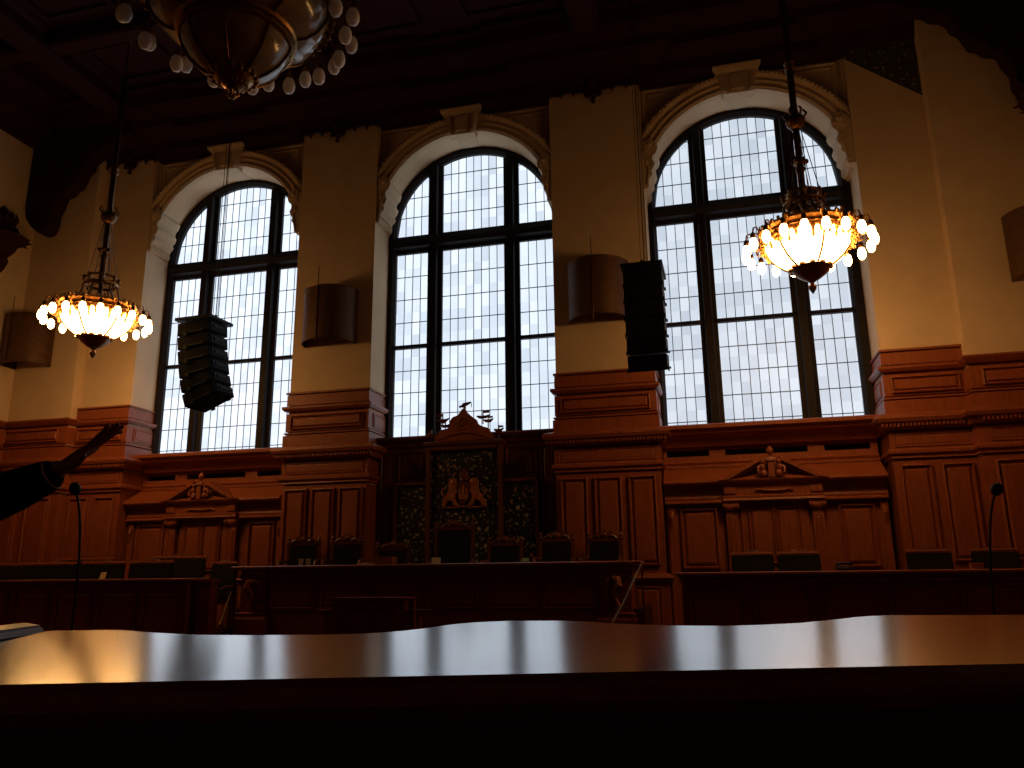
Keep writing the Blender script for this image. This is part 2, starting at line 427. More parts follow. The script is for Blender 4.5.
# archivolts, keystones and consoles
def arch_trim(idx, cx, lab):
    t = thing('trim_%d' % idx, (cx, SY, ZC), lab, 'arch moulding', kind='structure')
    prof = [(1.612, .0), (1.612, -.10), (1.66, -.13), (1.70, -.09), (1.74, -.09), (1.77, -.13), (1.80, -.10), (1.84, -.10), (1.88, -.16), (1.93, -.15), (1.95, -.02), (1.95, .0)]
    n = 60; lim = HW-.012; hi = lim+(.05 if abs(cx) > 1 else 0)
    b = MB(); rings = []
    for k in range(n+1):
        a = math.radians(19)+(PI-2*math.radians(19))*k/n
        ring = []
        for r, y in prof:
            x = r*math.cos(a); z = ZC+r*math.sin(a)
            x = max(-lim, min(hi, x))
            ring.append(b.bm.verts.new((cx+x, SY+y, z)))
        rings.append(ring)
    for P, Q in zip(rings, rings[1:]):
        for i in range(len(prof)-1): b.face([P[i], P[i+1], Q[i+1], Q[i]])
    b.build('archivolt', 'stone', t, smooth=True)
    # bead row on the outer roll
    b = MB()
    for k in range(46):
        a = math.radians(38)+(PI-2*math.radians(38))*k/45
        x = 1.905*math.cos(a)
        if abs(x) < lim-.03: b.blob((cx+x, SY-.165, ZC+1.905*math.sin(a)), .026, .02, .026, 8, 5)
    b.build('bead_row', 'stone', t, smooth=True)
    # spandrel panel mouldings
    for s in (-1, 1):
        b = MB()
        b.tube([(cx+s*1.50, SY-.01, 8.75), (cx+s*1.50, SY-.01, 9.32), (cx+s*.55, SY-.01, 9.32)], .02, 6)
        b.tube([(cx+s*1.585, SY-.01, 8.45), (cx+s*1.585, SY-.01, 9.40), (cx+s*.45, SY-.01, 9.40)], .025, 6)
        b.build('spandrel_moulding', 'stone', t)
    # keystone
    b = MB()
    b.prism([(cx-.25, 9.01), (cx+.25, 9.01), (cx+.31, 9.40), (cx-.31, 9.40)], 'y', SY-.20, SY+.02)
    b.prism([(cx-.10, 9.06), (cx+.10, 9.06), (cx+.13, 9.36), (cx-.13, 9.36)], 'y', SY-.235, SY-.19)
    for q in (-1, 1): b.prism([(cx+q*.19, 9.03), (cx+q*.24, 9.03), (cx+q*.29, 9.38), (cx+q*.22, 9.38)], 'y', SY-.24, SY-.19)
    b.tiers(cx-.31, cx+.31, SY-.20, SY, [(9.38, 0), (9.41, .03), (9.45, .05), (9.47, .08), (9.52, .08)])
    b.build('keystone', 'stone', t, bevel=.012)
    # soffit block of the keystone
    MB().box(cx-.17, cx+.17, SY-.02, -.16, 9.085, 9.14).build('keystone_soffit', 'stone', t)
    for s in (-1, 1):
        b = MB()
        pts = [(1.68, 7.50), (1.57, 7.50), (1.55, 7.56), (1.57, 7.62), (1.54, 7.68), (1.48, 7.75), (1.50, 7.82), (1.46, 7.87), (1.43, 7.95), (1.47, 8.02), (1.46, 8.09), (1.40, 8.15), (1.37, 8.24), (1.40, 8.32), (1.68, 8.34)]
        b.prism([(cx+s*x, z) for x, z in pts], 'y', SY-.15, -.18)
        b.tube([(cx+s*1.48, SY-.15, 7.98), (cx+s*1.55, SY-.155, 8.05), (cx+s*1.57, SY-.155, 7.95), (cx+s*1.52, SY-.155, 7.9), (cx+s*1.55, SY-.155, 7.7), (cx+s*1.58, SY-.155, 7.56)], .024, 6)
        for k in range(3): b.box(min(cx+s*1.54, cx+s*1.615), max(cx+s*1.54, cx+s*1.615), SY-.16, -.19, 7.53+.045*k, 7.555+.045*k)
        b.prism([(cx+s*x, z) for x, z in ((1.40, 8.22), (1.60, 8.14), (1.62, 8.36), (1.46, 8.42))], 'y', SY-.17, SY-.1)
        b.blob((cx+s*1.51, SY-.18, 8.28), .05, .03, .05, 10, 6)
        b.build('console', 'stone', t, bevel=.01)
arch_trim(2, -BAY, 'stone arch moulding with keystone over the left window')
arch_trim(3, 0, 'stone arch moulding with keystone over the middle window')
arch_trim(4, BAY, 'stone arch moulding with keystone over the right window')

# painted frieze fragment
pf = MB().prism([(6.47, 9.47), (7.575, 9.47), (7.575, 8.48), (6.47, 9.36)], 'y', PY-.012, PY+.004).build('painted_frieze', 'mural')
struct(pf, 'dark painted frieze fragment exposed beside the right window arch', 'mural')

# ------------------------------------------------------------------ wainscot on the piers
WP = [(0, .10), (.35, .10), (.38, .07), (1.12, .07), (1.14, .12), (1.18, .14), (1.22, .12), (1.25, .03), (2.76, .03), (2.765, -.012), (2.79, -.012), (2.795, .06), (2.83, .05), (2.86, .09), (2.90, .09), (2.93, .05), (3.16, .05), (3.165, .0), (3.19, .0), (3.20, .08),
      (3.21, .12), (3.29, .14), (3.30, .19), (3.35, .21), (3.40, .20), (3.43, .10), (3.44, .06), (3.63, .06), (3.635, .01), (3.65, .01), (3.655, .05), (3.68, .05), (3.685, .0), (3.70, .0), (3.705, .03), (4.02, .03), (4.025, -.012), (4.05, -.012), (4.06, .055), (4.10, .09), (4.14, .09), (4.145, .0), (4.165, .0), (4.17, .03), (4.35, .025), (4.352, -.01), (4.368, -.01), (4.37, .045), (4.40, .045), (4.41, .015), (4.41, -.05)]
def pier_wainscot(idx, x0, x1, npan, lab):
    t = thing('trim_%d' % idx, ((x0+x1)/2, PY, 0), lab, 'wood panelling', kind='structure')
    yf = PY-.03
    MB().tiers(x0+.01, x1-.01, yf, .0, WP).build('pier_casing', 'wood', t)
    w = (x1-x0)
    pw = .42 if npan == 3 else .41
    for k in range(npan):
        c = x0+w*(k+.5)/npan
        MB().panel(c-pw/2, c+pw/2, 1.36, 2.70, yf-.03, .042, .038).build('tall_panel', 'wood', t)
        MB().panel(c-pw/2, c+pw/2, .45, 1.06, yf-.07, .02, .03).build('dado_panel', 'wood', t)
    MB().panel(x0+.03, x1-.03, 2.955, 3.14, yf-.05, .012, .02).build('frieze_panel', 'wood', t)
    MB().panel(x0+.08, x1-.08, 3.74, 3.98, yf-.03, .034, .028).build('upper_panel', 'wood', t)
    for xs, sd in ((x0, -1), (x1, 1)):
        b = MB().panel(.1, .66, 3.74, 3.98, 0, .015, .025)
        b.xform(Matrix.Translation((xs+sd*.02, 0, 0)) @ Matrix(((0, sd, 0, 0), (-1, 0, 0, 0), (0, 0, 1, 0), (0, 0, 0, 1))) @ Matrix.Scale(-1, 4, (0, 1, 0)))
        b.build('return_panel', 'wood', t)
    b = MB(); m = int((w+.3)/.052)
    for k in range(m):
        x = x0-.15+(w+.3)*(k+.5)/m
        b.box(x-.014, x+.014, yf-.17, yf-.10, 3.235, 3.285)
    b.build('dentil_row', 'wood', t)
pier_wainscot(5, *PIERS[0], 2, 'oak panelling of the pier left of the left window')
pier_wainscot(6, *PIERS[1], 3, 'oak panelling of the pier between left and middle windows')
pier_wainscot(7, *PIERS[2], 3, 'oak panelling of the pier between middle and right windows')
pier_wainscot(8, *PIERS[3], 2, 'oak panelling of the pier right of the right window')
# corner sections
WS = [(z, o) for z, o in WP if z < 4.13]+[(4.14, .12), (4.17, .10), (4.18, .0), (4.18, -.04)]
def corner_wainscot(idx, s, lab):
    t = thing('trim_%d' % idx, (s*8.3, -1, 0), lab, 'wood panelling', kind='structure')
    x0, x1 = (7.60, XW+.02) if s > 0 else (-XW-.02, -7.60)
    MB().tiers(x0, x1, -1.03, -.6, WS, left=s > 0, right=s < 0).build('corner_casing', 'wood', t)
    a, c = (7.72, 8.95) if s > 0 else (-8.95, -7.72)
    for p0, p1 in ((a, a+.52), (c-.52, c)):
        MB().panel(p0, p1, 1.36, 2.70, -1.06, .042, .038).build('tall_panel', 'wood', t)
    MB().panel(a, c, 2.955, 3.14, -1.08, .012, .02).build('frieze_panel', 'wood', t)
    MB().panel(a, c, 3.74, 3.98, -1.06, .034, .028).build('upper_panel', 'wood', t)
    b = MB(); m = 26
    for k in range(m):
        x = min(x0, x1)+(1.42)*(k+.5)/m
        b.box(x-.014, x+.014, -1.2, -1.13, 3.235, 3.285)
    b.build('dentil_row', 'wood', t)
corner_wainscot(9, -1, 'oak panelling in the left corner beside the side wall')
corner_wainscot(10, 1, 'oak panelling in the right corner beside the side wall')
for s, i, lab in ((-1, 11, 'oak panelling along the left side wall'), (1, 12, 'oak panelling along the right side wall')):
    t = thing('trim_%d' % i, (s*XW, -8, 0), lab, 'wood panelling', kind='structure')
    MB().prism([(s*(XW+.05), 0)]+[(s*(XW-.02-o), z) for z, o in WS]+[(s*(XW+.05), 4.18)], 'y', YB, -1.05).build('side_casing', 'wood', t)
    for k in range(12):
        y = -2.0-k*1.08
        b = MB().panel(-.36, .36, 1.36, 2.70, 0, .025, .035)
        b.xform(Matrix.Translation((s*(XW-.05), y, 0)) @ Matrix.Rotation(s*-PI/2 if s > 0 else PI/2, 4, 'Z'))
        b.build('tall_panel', 'wood', t)
t = MB().tiers(-XW+.2, XW-.2, YB+.05, YB-.05, [(0, 0), (4.2, 0)])
struct(t.build('trim_13', 'wood_dark'), 'dark oak panelling along the wall behind the benches', 'wood panelling')

# ------------------------------------------------------------------ bays with doors under the outer windows
def bay(idx, didx, cx, lab, dlab):
    t = thing('trim_%d' % idx, (cx, -.5, 0), lab, 'wood panelling', kind='structure')
    X0, X1 = cx-HW+.05, cx+HW-.05
    def run(name, prof, x0=X0, x1=X1, mat='wood'):
        return MB().prism(prof, 'x', x0, x1).build(name, mat, t)
    run('window_ledge', [(-.37, 3.45), (-.84, 3.45), (-.88, 3.43), (-.88, 3.38), (-.82, 3.35), (-.80, 3.31), (-.70, 3.28), (-.64, 3.22), (-.60, 3.14), (-.37, 3.14)])
    b = MB()
    for k in range(44):
        x = X0+(X1-X0)*(k+.5)/44; b.box(x-.012, x+.012, -.645, -.60, 3.20, 3.235)
    b.build('dentil_row', 'wood', t)
    # frieze with three long dark slots
    b = MB()
    sl = [(cx-1.53, cx-.88), (cx-.63, cx+.59), (cx+.83, cx+1.48)]
    b.box(X0, X1, -.52, -.34, 3.10, 3.16); b.box(X0, X1, -.52, -.34, 2.90, 3.00)
    xs = [X0]+[v for p in sl for v in p]+[X1]
    for q in range(0, 8, 2): b.box(xs[q], xs[q+1], -.52, -.34, 3.00, 3.10)
    b.build('slotted_frieze', 'wood', t)
    MB().box(X0, X1, -.36, -.31, 2.9, 3.15).build('slot_back', 'black', t)
    run('upper_moulding', [(-.34, 2.92), (-.54, 2.92), (-.58, 2.89), (-.56, 2.86), (-.60, 2.84), (-.60, 2.81), (-.34, 2.81)])
    run('sloped_board', [(-.34, 2.83), (-.56, 2.82), (-.98, 2.58), (-.98, 2.56), (-.34, 2.56)])
    run('middle_cornice', [(-.34, 2.575), (-.98, 2.575), (-1.0, 2.55), (-.99, 2.53), (-.88, 2.50), (-.86, 2.46), (-.34, 2.46)])
    run('entablature', [(-.34, 2.48), (-.83, 2.48), (-.83, 2.36), (-.85, 2.35), (-.86, 2.32), (-.85, 2.29), (-.88, 2.27), (-.88, 2.25), (-.78, 2.23), (-.34, 2.23)])
    MB().box(X0, X1, -.76, -.3, 0, 2.25).build('back_board', 'wood', t)
    for a, c in ((cx-1.37, cx-.82), (cx+.90, cx+1.40)):
        MB().panel(a, c, 1.30, 2.18, -.76, .042, .04).build('side_panel', 'wood', t)
        MB().panel(a, c, .30, 1.12, -.76, .042, .04).build('side_panel', 'wood', t)
    run('dado_rail', [(-.7, 1.18), (-.80, 1.18), (-.82, 1.21), (-.80, 1.24), (-.7, 1.24)], X0, cx-.74)
    run('dado_rail', [(-.7, 1.18), (-.80, 1.18), (-.82, 1.21), (-.80, 1.24), (-.7, 1.24)], cx+.74, X1)
    for a in (cx-1.54, cx+1.47):
        b = MB().box(a, a+.1, -.82, -.7, 0, 2.2); b.tube([(a+.05, -.83, 2.14), (a+.05, -.85, 2.05), (a+.05, -.83, 1.9)], [.03, .035, .012], 6)
        b.build('narrow_pilaster', 'wood', t)
    # door case
    for a, c in ((cx-.72, cx-.50), (cx+.50, cx+.72)):
        b = MB().tiers(a+.03, c-.03, -.86, -.74, [(0, .05), (.3, .05), (.33, 0), (2.12, 0), (2.14, .025), (2.17, .01), (2.20, .04), (2.24, .05)])
        b.panel(a+.06, c-.06, .4, 2.04, -.86, .012, .015)
        b.build('pilaster', 'wood', t)
        b = MB()
        for q in (-1, 0, 1): b.tube([((a+c)/2+q*.085, -.86, 2.20), ((a+c)/2+q*.085, -.945, 2.20)], .028, 10) if q else b.tiers(a+.02, c-.02, -.89, -.80, [(2.13, 0), (2.16, .025), (2.19, .03), (2.225, .02)])
        b.build('carved_capital', 'wood', t, smooth=True)
    MB().tiers(cx-.70, cx+.70, -.92, -.7, [(2.24, .0), (2.27, .025), (2.30, .015), (2.33, .02), (2.34, 0), (2.48, 0), (2.50, .03), (2.53, .07), (2.56, .09), (2.57, .09)]).build('door_entablature', 'wood', t)
    for a in (cx-.70, cx+.52):
        MB().box(a, a+.18, -.94, -.9, 2.36, 2.47).build('entablature_block', 'wood', t, bevel=.01)
    b = MB().box(cx-.14, cx+.17, -.945, -.9, 2.41, 2.44); b.tube([(cx-.26, -.93, 2.39), (cx-.2, -.94, 2.42), (cx-.12, -.94, 2.40), (cx+.15, -.94, 2.40), (cx+.22, -.94, 2.42), (cx+.28, -.93, 2.39)], .014, 6)
    b.build('carved_cartouche', 'wood', t)
    # broken pediment
    MB().prism([(cx-.62, 2.58), (cx+.62, 2.58), (cx+.14, 2.80), (cx-.14, 2.80)], 'y', -.86, -.60).build('pediment_field', 'wood_dark', t)
    for s in (-1, 1):
        b = MB()
        b.prism([(cx+s*.73, 2.57), (cx+s*.62, 2.57), (cx+s*.13, 2.835), (cx+s*.13, 2.895)], 'y', -1.02, -.60)
        b.prism([(cx+s*.64, 2.57), (cx+s*.54, 2.57), (cx+s*.15, 2.78), (cx+s*.15, 2.83)], 'y', -.97, -.60)
        b.build('raking_cornice', 'wood', t)
        b = MB()
        x = cx+s*.11
        b.blob((x, -1.0, 2.64), .055, .05, .06, 10, 7).blob((x+s*.01, -1.0, 2.73), .045, .045, .06, 10, 7).blob((x, -1.01, 2.81), .035, .035, .04, 10, 7)
        b.tube([(x+s*.03, -1.0, 2.76), (x+s*.08, -1.02, 2.72), (x+s*.07, -1.03, 2.64)], .02, 6)
        b.build('carved_figure', 'wood', t, smooth=True)
    b = MB().box(cx-.045, cx+.045, -1.03, -.9, 2.58, 2.80)
    b.tiers(cx-.05, cx+.05, -1.02, -.9, [(2.80, 0), (2.83, .03), (2.86, .02), (2.87, 0)])
    b.build('shield_pedestal', 'wood', t, bevel=.008)
    MB().lathe([(.05, 2.86), (.03, 2.89), (.02, 2.91), (.045, 2.94), (.055, 2.975), (.045, 3.01), (.015, 3.03), (0, 3.06)], 14, (cx, -.97, 0)).build('ball_finial', 'wood', t, smooth=True)
    # door
    d = thing('door_%d' % didx, (cx, -.78, 0), dlab, 'door', kind='structure')
    for s in (-1, 1):
        a, c = (cx-.48, cx) if s < 0 else (cx, cx+.48)
        lf = MB().box(a+.003, c-.003, -.80, -.755, .0, 2.235).build('door_leaf', 'wood', d)
        p0, p1 = (cx-.37, cx-.004) if s < 0 else (cx+.004, cx+.37)
        MB().panel(p0, p1, 1.36, 2.17, -.80, .034, .03).build('door_panel', 'wood', lf)
        MB().panel(p0, p1, .2, 1.2, -.80, .034, .03).build('door_panel', 'wood', lf)
        MB().tube([(cx+s*.05, -.80, 1.05), (cx+s*.05, -.86, 1.05), (cx+s*.14, -.86, 1.05)], .012, 8).build('door_handle', 'brass', lf)
    for q in (t, d):
        q.location.y += .22; q.location.z = -.0218; q.scale = (1, 1, 1.0175)
bay(14, 1, -BAY, 'oak bay with slotted frieze and broken pediment under the left window', 'double oak door under the pediment below the left window')
bay(15, 2, BAY, 'oak bay with slotted frieze and broken pediment under the right window', 'double oak door under the pediment below the right window')

# ------------------------------------------------------------------ middle bay
t = thing('trim_16', (0, -.4, 0), 'dark oak back panelling behind the throne screen', 'wood panelling', kind='structure')
X0, X1 = -HW+.05, HW-.05
MB().box(X0, X1, -.42, -.28, 0, 3.5).build('back_board', 'wood_dark', t)
MB().prism([(-.1, 3.56), (-.56, 3.56), (-.58, 3.53), (-.55, 3.49), (-.50, 3.46), (-.46, 3.40), (-.42, 3.36), (-.1, 3.36)], 'x', X0, X1).build('window_ledge', 'wood_dark', t)
for s in (-1, 1):
    a, c = (.68, 1.22) if s > 0 else (-1.22, -.68)
    MB().panel(a, c, 2.80, 3.32, -.42, .03, .04).build('upper_panel', 'wood_dark', t)
    a, c = (1.28, 1.54) if s > 0 else (-1.54, -1.28)
    MB().panel(a, c, .8, 3.32, -.42, .02, .03).build('narrow_panel', 'wood_dark', t)

sc = thing('throne_screen', (0, -.5, .75), 'tall carved screen of painted leather with coat of arms and crest behind the rostrum', 'screen')
def fr(name, x0, x1, z0, z1, y0=-.58, y1=-.43, mat='wood_dark'):
    return MB().box(x0, x1, y0, y1, z0, z1).build(name, mat, sc, bevel=.012)
cp = MB().box(-.60, .60, -.53, -.46, .75, 3.30).build('leather_panel', 'tapestry', sc)
for s in (-1, 1):
    fr('post', s*.62-.035, s*.62+.035, .75, 3.36, -.60)
    a, c = (.66, 1.20) if s > 0 else (-1.20, -.66)
    MB().box(a, c, -.51, -.44, .75, 2.72).build('side_leather_panel', 'tapestry', sc)
    fr('side_post', s*1.225-.03, s*1.225+.03, .75, 2.78, -.55)
    fr('side_rail', min(s*.655, s*1.25), max(s*.655, s*1.25), 2.72, 2.78, -.56)
    fr('skirting', min(s*.655, s*1.195), max(s*.655, s*1.195), .75, .9, -.56)
fr('top_rail', -.58, .58, 3.28, 3.36, -.60)
MB().tiers(-.66, .66, -.60, -.43, [(3.34, 0), (3.37, .03), (3.41, .04), (3.43, .02), (3.44, 0)]).build('top_cornice', 'wood_dark', sc)
cr = [(-.50, 3.43), (-.52, 3.50), (-.46, 3.56), (-.42, 3.63), (-.28, 3.65), (-.25, 3.70), (-.24, 3.78), (-.20, 3.84), (-.10, 3.87), (-.06, 3.93), (-.02, 3.98), (.02, 3.98), (.05, 3.92), (.10, 3.87), (.16, 3.82), (.22, 3.78), (.25, 3.70), (.32, 3.66), (.44, 3.62), (.47, 3.54), (.52, 3.50), (.50, 3.43)]
cre = MB().prism(cr, 'y', -.60, -.50).build('crest', 'wood', sc, bevel=.012)
b = MB().tube([(.10*math.cos(k*.45), -.605, 3.72+.10*math.sin(k*.45)) for k in range(14)], .016, 6, closed=True); b.blob((0, -.61, 3.72), .05, .03, .05)
b.tube([(-.42, -.605, 3.47), (-.2, -.61, 3.54), (0, -.61, 3.57), (.2, -.61, 3.54), (.42, -.605, 3.47)], .018, 6)
b.build('crest_carving', 'wood', cre, smooth=True)
# carved bird on the top
b = MB().tube([(-.05, -.55, 4.02), (0, -.55, 4.05), (.07, -.55, 4.07), (.12, -.55, 4.09)], [.022, .038, .026, .012], 8)
b.tube([(0, -.55, 3.96), (0, -.55, 4.04)], .018, 6); b.blob((-.07, -.55, 4.02), .025, .025, .02)
b.tube([(.12, -.55, 4.09), (.13, -.55, 4.0)], .007, 5)
b.build('carved_bird', 'wood_dark', sc, smooth=True)
# small carved ships and pennants on the shoulders
def ship(x, z, k=1., flip=1):
    b = MB()
    b.tube([(x-.10*k, -.55, z+.02), (x-.05*k, -.55, z), (x+.05*k, -.55, z), (x+.11*k, -.55, z+.035)], [.012, .028, .028, .01], 8)
    b.tube([(x, -.55, z-.12), (x, -.55, z+.11*k)], .010, 6)
    b.box(min(x, x+flip*.1*k), max(x, x+flip*.1*k), -.555, -.545, z+.06*k, z+.10*k)
    b.build('carved_ship', 'wood_dark', sc, smooth=True)
ship(-.38, 3.80, 1.1, -1); ship(-.33, 3.70, .8, -1); ship(.33, 3.82, 1.1); ship(.42, 3.75, .8, 1); ship(-.58, 3.56, .8, -1); ship(.60, 3.58, .8)
# coat of arms

ca = MB().prism([(-.11, 2.74), (0, 2.77), (.11, 2.74), (.125, 2.58), (.10, 2.46), (0, 2.38), (-.10, 2.46), (-.125, 2.58)], 'y', -.585, -.53).build('coat_of_arms', 'arms_dark', sc, bevel=.012)
b = MB()                                   # castle with three towers on the shield
for x, w, z in ((-.06, .03, 2.64), (0, .036, 2.69), (.06, .03, 2.64)): b.box(x-w/2, x+w/2, -.60, -.58, 2.50, z)
b.box(-.08, .08, -.598, -.58, 2.46, 2.54)
b.build('castle', 'arms', ca)
LION = [(-.13, 2.66), (-.10, 2.72), (-.11, 2.78), (-.16, 2.81), (-.23, 2.80), (-.26, 2.74), (-.25, 2.66), (-.27, 2.58), (-.33, 2.49), (-.37, 2.41), (-.36, 2.35), (-.31, 2.35), (-.31, 2.39), (-.26, 2.44), (-.20, 2.45), (-.17, 2.39), (-.12, 2.35), (-.06, 2.36), (-.10, 2.40), (-.14, 2.46), (-.15, 2.54), (-.10, 2.60)]
for s in (-1, 1):
    b = MB().prism([(-s*x, z) for x, z in LION], 'y', -.60, -.545)
    b.tube([(-s*-.31, -.57, 2.50), (-s*-.38, -.575, 2.56), (-s*-.36, -.575, 2.66), (-s*-.31, -.575, 2.64)], .013, 6)
    b.blob((s*.17, -.60, 2.745), .05, .025, .05, 10, 6)
    b.build('lion_supporter', 'arms', ca, bevel=.012)
b = MB().lathe([(0, 2.98), (.02, 2.96), (.03, 2.92), (.075, 2.90), (.085, 2.84), (.06, 2.80), (.08, 2.77)], 12, (0, -.57, 0))
for k in (-2, -1, 0, 1, 2): b.tube([(k*.018, -.58, 2.88), (k*.04, -.58, 2.94), (k*.06, -.58, 2.98-abs(k)*.012)], .009, 5)
b.xform(Matrix.Translation((0, -.57, 0)) @ Matrix.Scale(.4, 4, (0, 1, 0)) @ Matrix.Translation((0, .57, 0)))
b.build('helmet_crest', 'arms_dark', ca, smooth=True)
b = MB().tube([(-.38, -.56, 2.335), (-.2, -.57, 2.33), (0, -.57, 2.345), (.2, -.57, 2.33), (.38, -.56, 2.335)], .016, 6)
b.build('motto_ribbon', 'arms', ca)

# ------------------------------------------------------------------ dais platforms
o = MB().box(-3.0, 3.0, -2.22, -.46, 0, .80).build('rostrum_platform', 'carpet')
struct(o, 'carpeted platform behind the rostrum desk', 'platform')
for s, lab in ((-1, 'raised step carrying the left row of bench chairs'), (1, 'raised step carrying the right row of bench chairs')):
    o = MB().box(min(s*3.45, s*8.9), max(s*3.45, s*8.9), -2.60, -1.24, 0, .45).build('bench_platform', 'carpet')
    struct(o, lab, 'platform')

# ------------------------------------------------------------------ rostrum desk
rd = thing('rostrum_desk', (0, -2.2, 0), 'long dark wooden rostrum desk in front of the throne screen', 'desk')
MB().tiers(-2.92, 2.92, -2.36, -1.80, [(1.355, .0), (1.365, .05), (1.375, .08), (1.40, .085), (1.41, .07), (1.412, .0)]).build('desk_top', 'desk_top', rd)
MB().box(-2.86, 2.86, -2.32, -2.26, .0, 1.357).build('front_panel', 'bench', rd)
for s in (-1, 1):
    MB().box(min(s*2.80, s*2.86), max(s*2.80, s*2.86), -2.258, -1.85, .0, 1.357).build('side_panel', 'bench', rd)
    b = MB().tiers(min(s*2.46, s*2.86), max(s*2.46, s*2.86), -2.36, -2.32, [(.0, .06), (.66, .06), (.70, .04), (.74, .05), (.76, 0), (1.22, 0), (1.24, .02), (1.27, .035), (1.29, .01), (1.355, .01)])
    pil = b.build('corner_pilaster', 'bench', rd)
    b = MB()
    for q in range(4): b.blob((s*2.56, -2.375, .83+.11*q), .035, .03, .045, 10, 6)
    b.tube([(s*2.62, -2.38, 1.20), (s*2.70, -2.44, 1.18), (s*2.72, -2.46, 1.10), (s*2.66, -2.43, 1.04), (s*2.64, -2.39, .95), (s*2.70, -2.40, .84), (s*2.64, -2.39, .79)], [.03, .045, .045, .035, .03, .028, .02], 8)
    b.build('carved_bracket', 'wood', pil, smooth=True)
MB().prism([(-2.32, 1.24), (-2.35, 1.25), (-2.35, 1.28), (-2.32, 1.30)], 'x', -2.45, 2.45).build('frieze_moulding', 'bench', rd)
MB().prism([(-2.32, 0), (-2.37, 0), (-2.37, .26), (-2.35, .29), (-2.35, .32), (-2.32, .34)], 'x', -2.45, 2.45).build('base_moulding', 'bench', rd)
for k in range(6):
    c = -2.04+.816*k
    MB().panel(c-.36, c+.36, .80, 1.20, -2.32, .02, .03).build('desk_panel', 'bench', rd)

# benches on both sides
def bench(s, lab):
    x0, x1 = (3.50, 8.9) if s > 0 else (-8.9, -3.44)
    t = thing('front_bench_desk', ((x0+x1)/2, -2.7, 0), lab, 'desk', 'low bench desks beside the rostrum')
    MB().tiers(x0, x1, -2.80, -2.42, [(1.205, 0), (1.215, .03), (1.225, .045), (1.245, .045), (1.25, .03), (1.252, 0)]).build('desk_top', 'desk_top', t)
    MB().box(x0+.03, x1-.03, -2.76, -2.70, 0, 1.207).build('front_panel', 'bench', t)
    for e in (x0+.03, x1-.09): MB().box(e, e+.06, -2.698, -2.45, 0, 1.207).build('end_panel', 'bench', t)
    n = 7; w = (x1-x0-.1)/n
    for k in range(n):
        MB().panel(x0+.05+w*k+.06, x0+.05+w*(k+1)-.06, .3, 1.08, -2.76, .02, .03).build('desk_panel', 'bench', t)
    MB().prism([(-2.76, 1.12), (-2.79, 1.13), (-2.79, 1.16), (-2.76, 1.18)], 'x', x0+.03, x1-.03).build('frieze_moulding', 'bench', t)
bench(1, 'long dark wooden bench desk right of the rostrum'); bench(-1, 'long dark wooden bench desk left of the rostrum')

# low gate post between left bench and rostrum
o = MB().tiers(-3.36, -3.16, -2.68, -2.5, [(0, .02), (.1, .02), (.12, 0), (1.15, 0), (1.17, .02), (1.20, .03), (1.235, .03), (1.237, .0)]).panel(-3.33, -3.19, .3, 1.02, -2.68, .012, .02)
tag(o.build('newel_post', 'bench'), 'squat dark wooden newel post between left bench desk and rostrum', 'post')

# writing table in front of the rostrum
wt = thing('writing_table', (-.35, -3.5, 0), 'small dark writing table with two lower side shelves before the rostrum', 'table')
MB().box(-.78, .26, -3.66, -3.26, .975, .99).build('table_top', 'bench', wt, bevel=.006)
MB().box(-.74, .22, -3.62, -3.58, .12, .973).panel(-.66, .14, .25, .88, -3.62, .015, .03).build('front_panel', 'bench', wt)
for x in (-.74, .18):
    for y in (-3.62, -3.32): MB().box(x, x+.05, y+(.045 if y < -3.5 else 0), y+(.045 if y < -3.5 else 0)+.05, 0, .973).build('leg', 'bench', wt)
for x0, x1 in ((-1.0, -.75), (.23, .50)):
    sh = MB().box(x0, x1, -3.60, -3.42, .832, .842).build('side_shelf', 'bench', wt, bevel=.005)
    MB().prism([(-3.58, .831), (-3.44, .831), (-3.44, .55), (-3.48, .55)], 'x', (x0+x1)/2-.02, (x0+x1)/2+.02).build('shelf_bracket', 'bench', sh)

# handrails
def rail(pts, lab, posts):
    t = thing('stair_handrail', pts[-1][:2]+(0,), lab, 'handrail', 'stair handrails at the rostrum ends')
    MB().tube(pts, .017 if pts[0][0] > 0 else .012, 8).build('rail', 'steel' if pts[0][0] > 0 else 'brass_dark', t, smooth=True)
    for (x, y, z) in posts: MB().tube([(x, y, 0), (x, y, z)], .013, 8).build('rail_post', 'brass_dark', t)
rail([(3.03, -2.46, 1.38), (2.83, -3.0, .90), (2.71, -3.28, .66), (2.68, -3.36, .60)], 'thin pale metal handrail sloping down at right end of the rostrum', [(3.023, -2.48, 1.35), (2.71, -3.28, .65)])
rail([(-2.93, -2.50, 1.04), (-2.70, -3.0, .75), (-2.66, -3.1, .68), (-2.64, -3.16, .62)], 'thin dark metal handrail sloping down at left end of the rostrum', [(-2.925, -2.52, 1.03), (-2.66, -3.1, .67)])

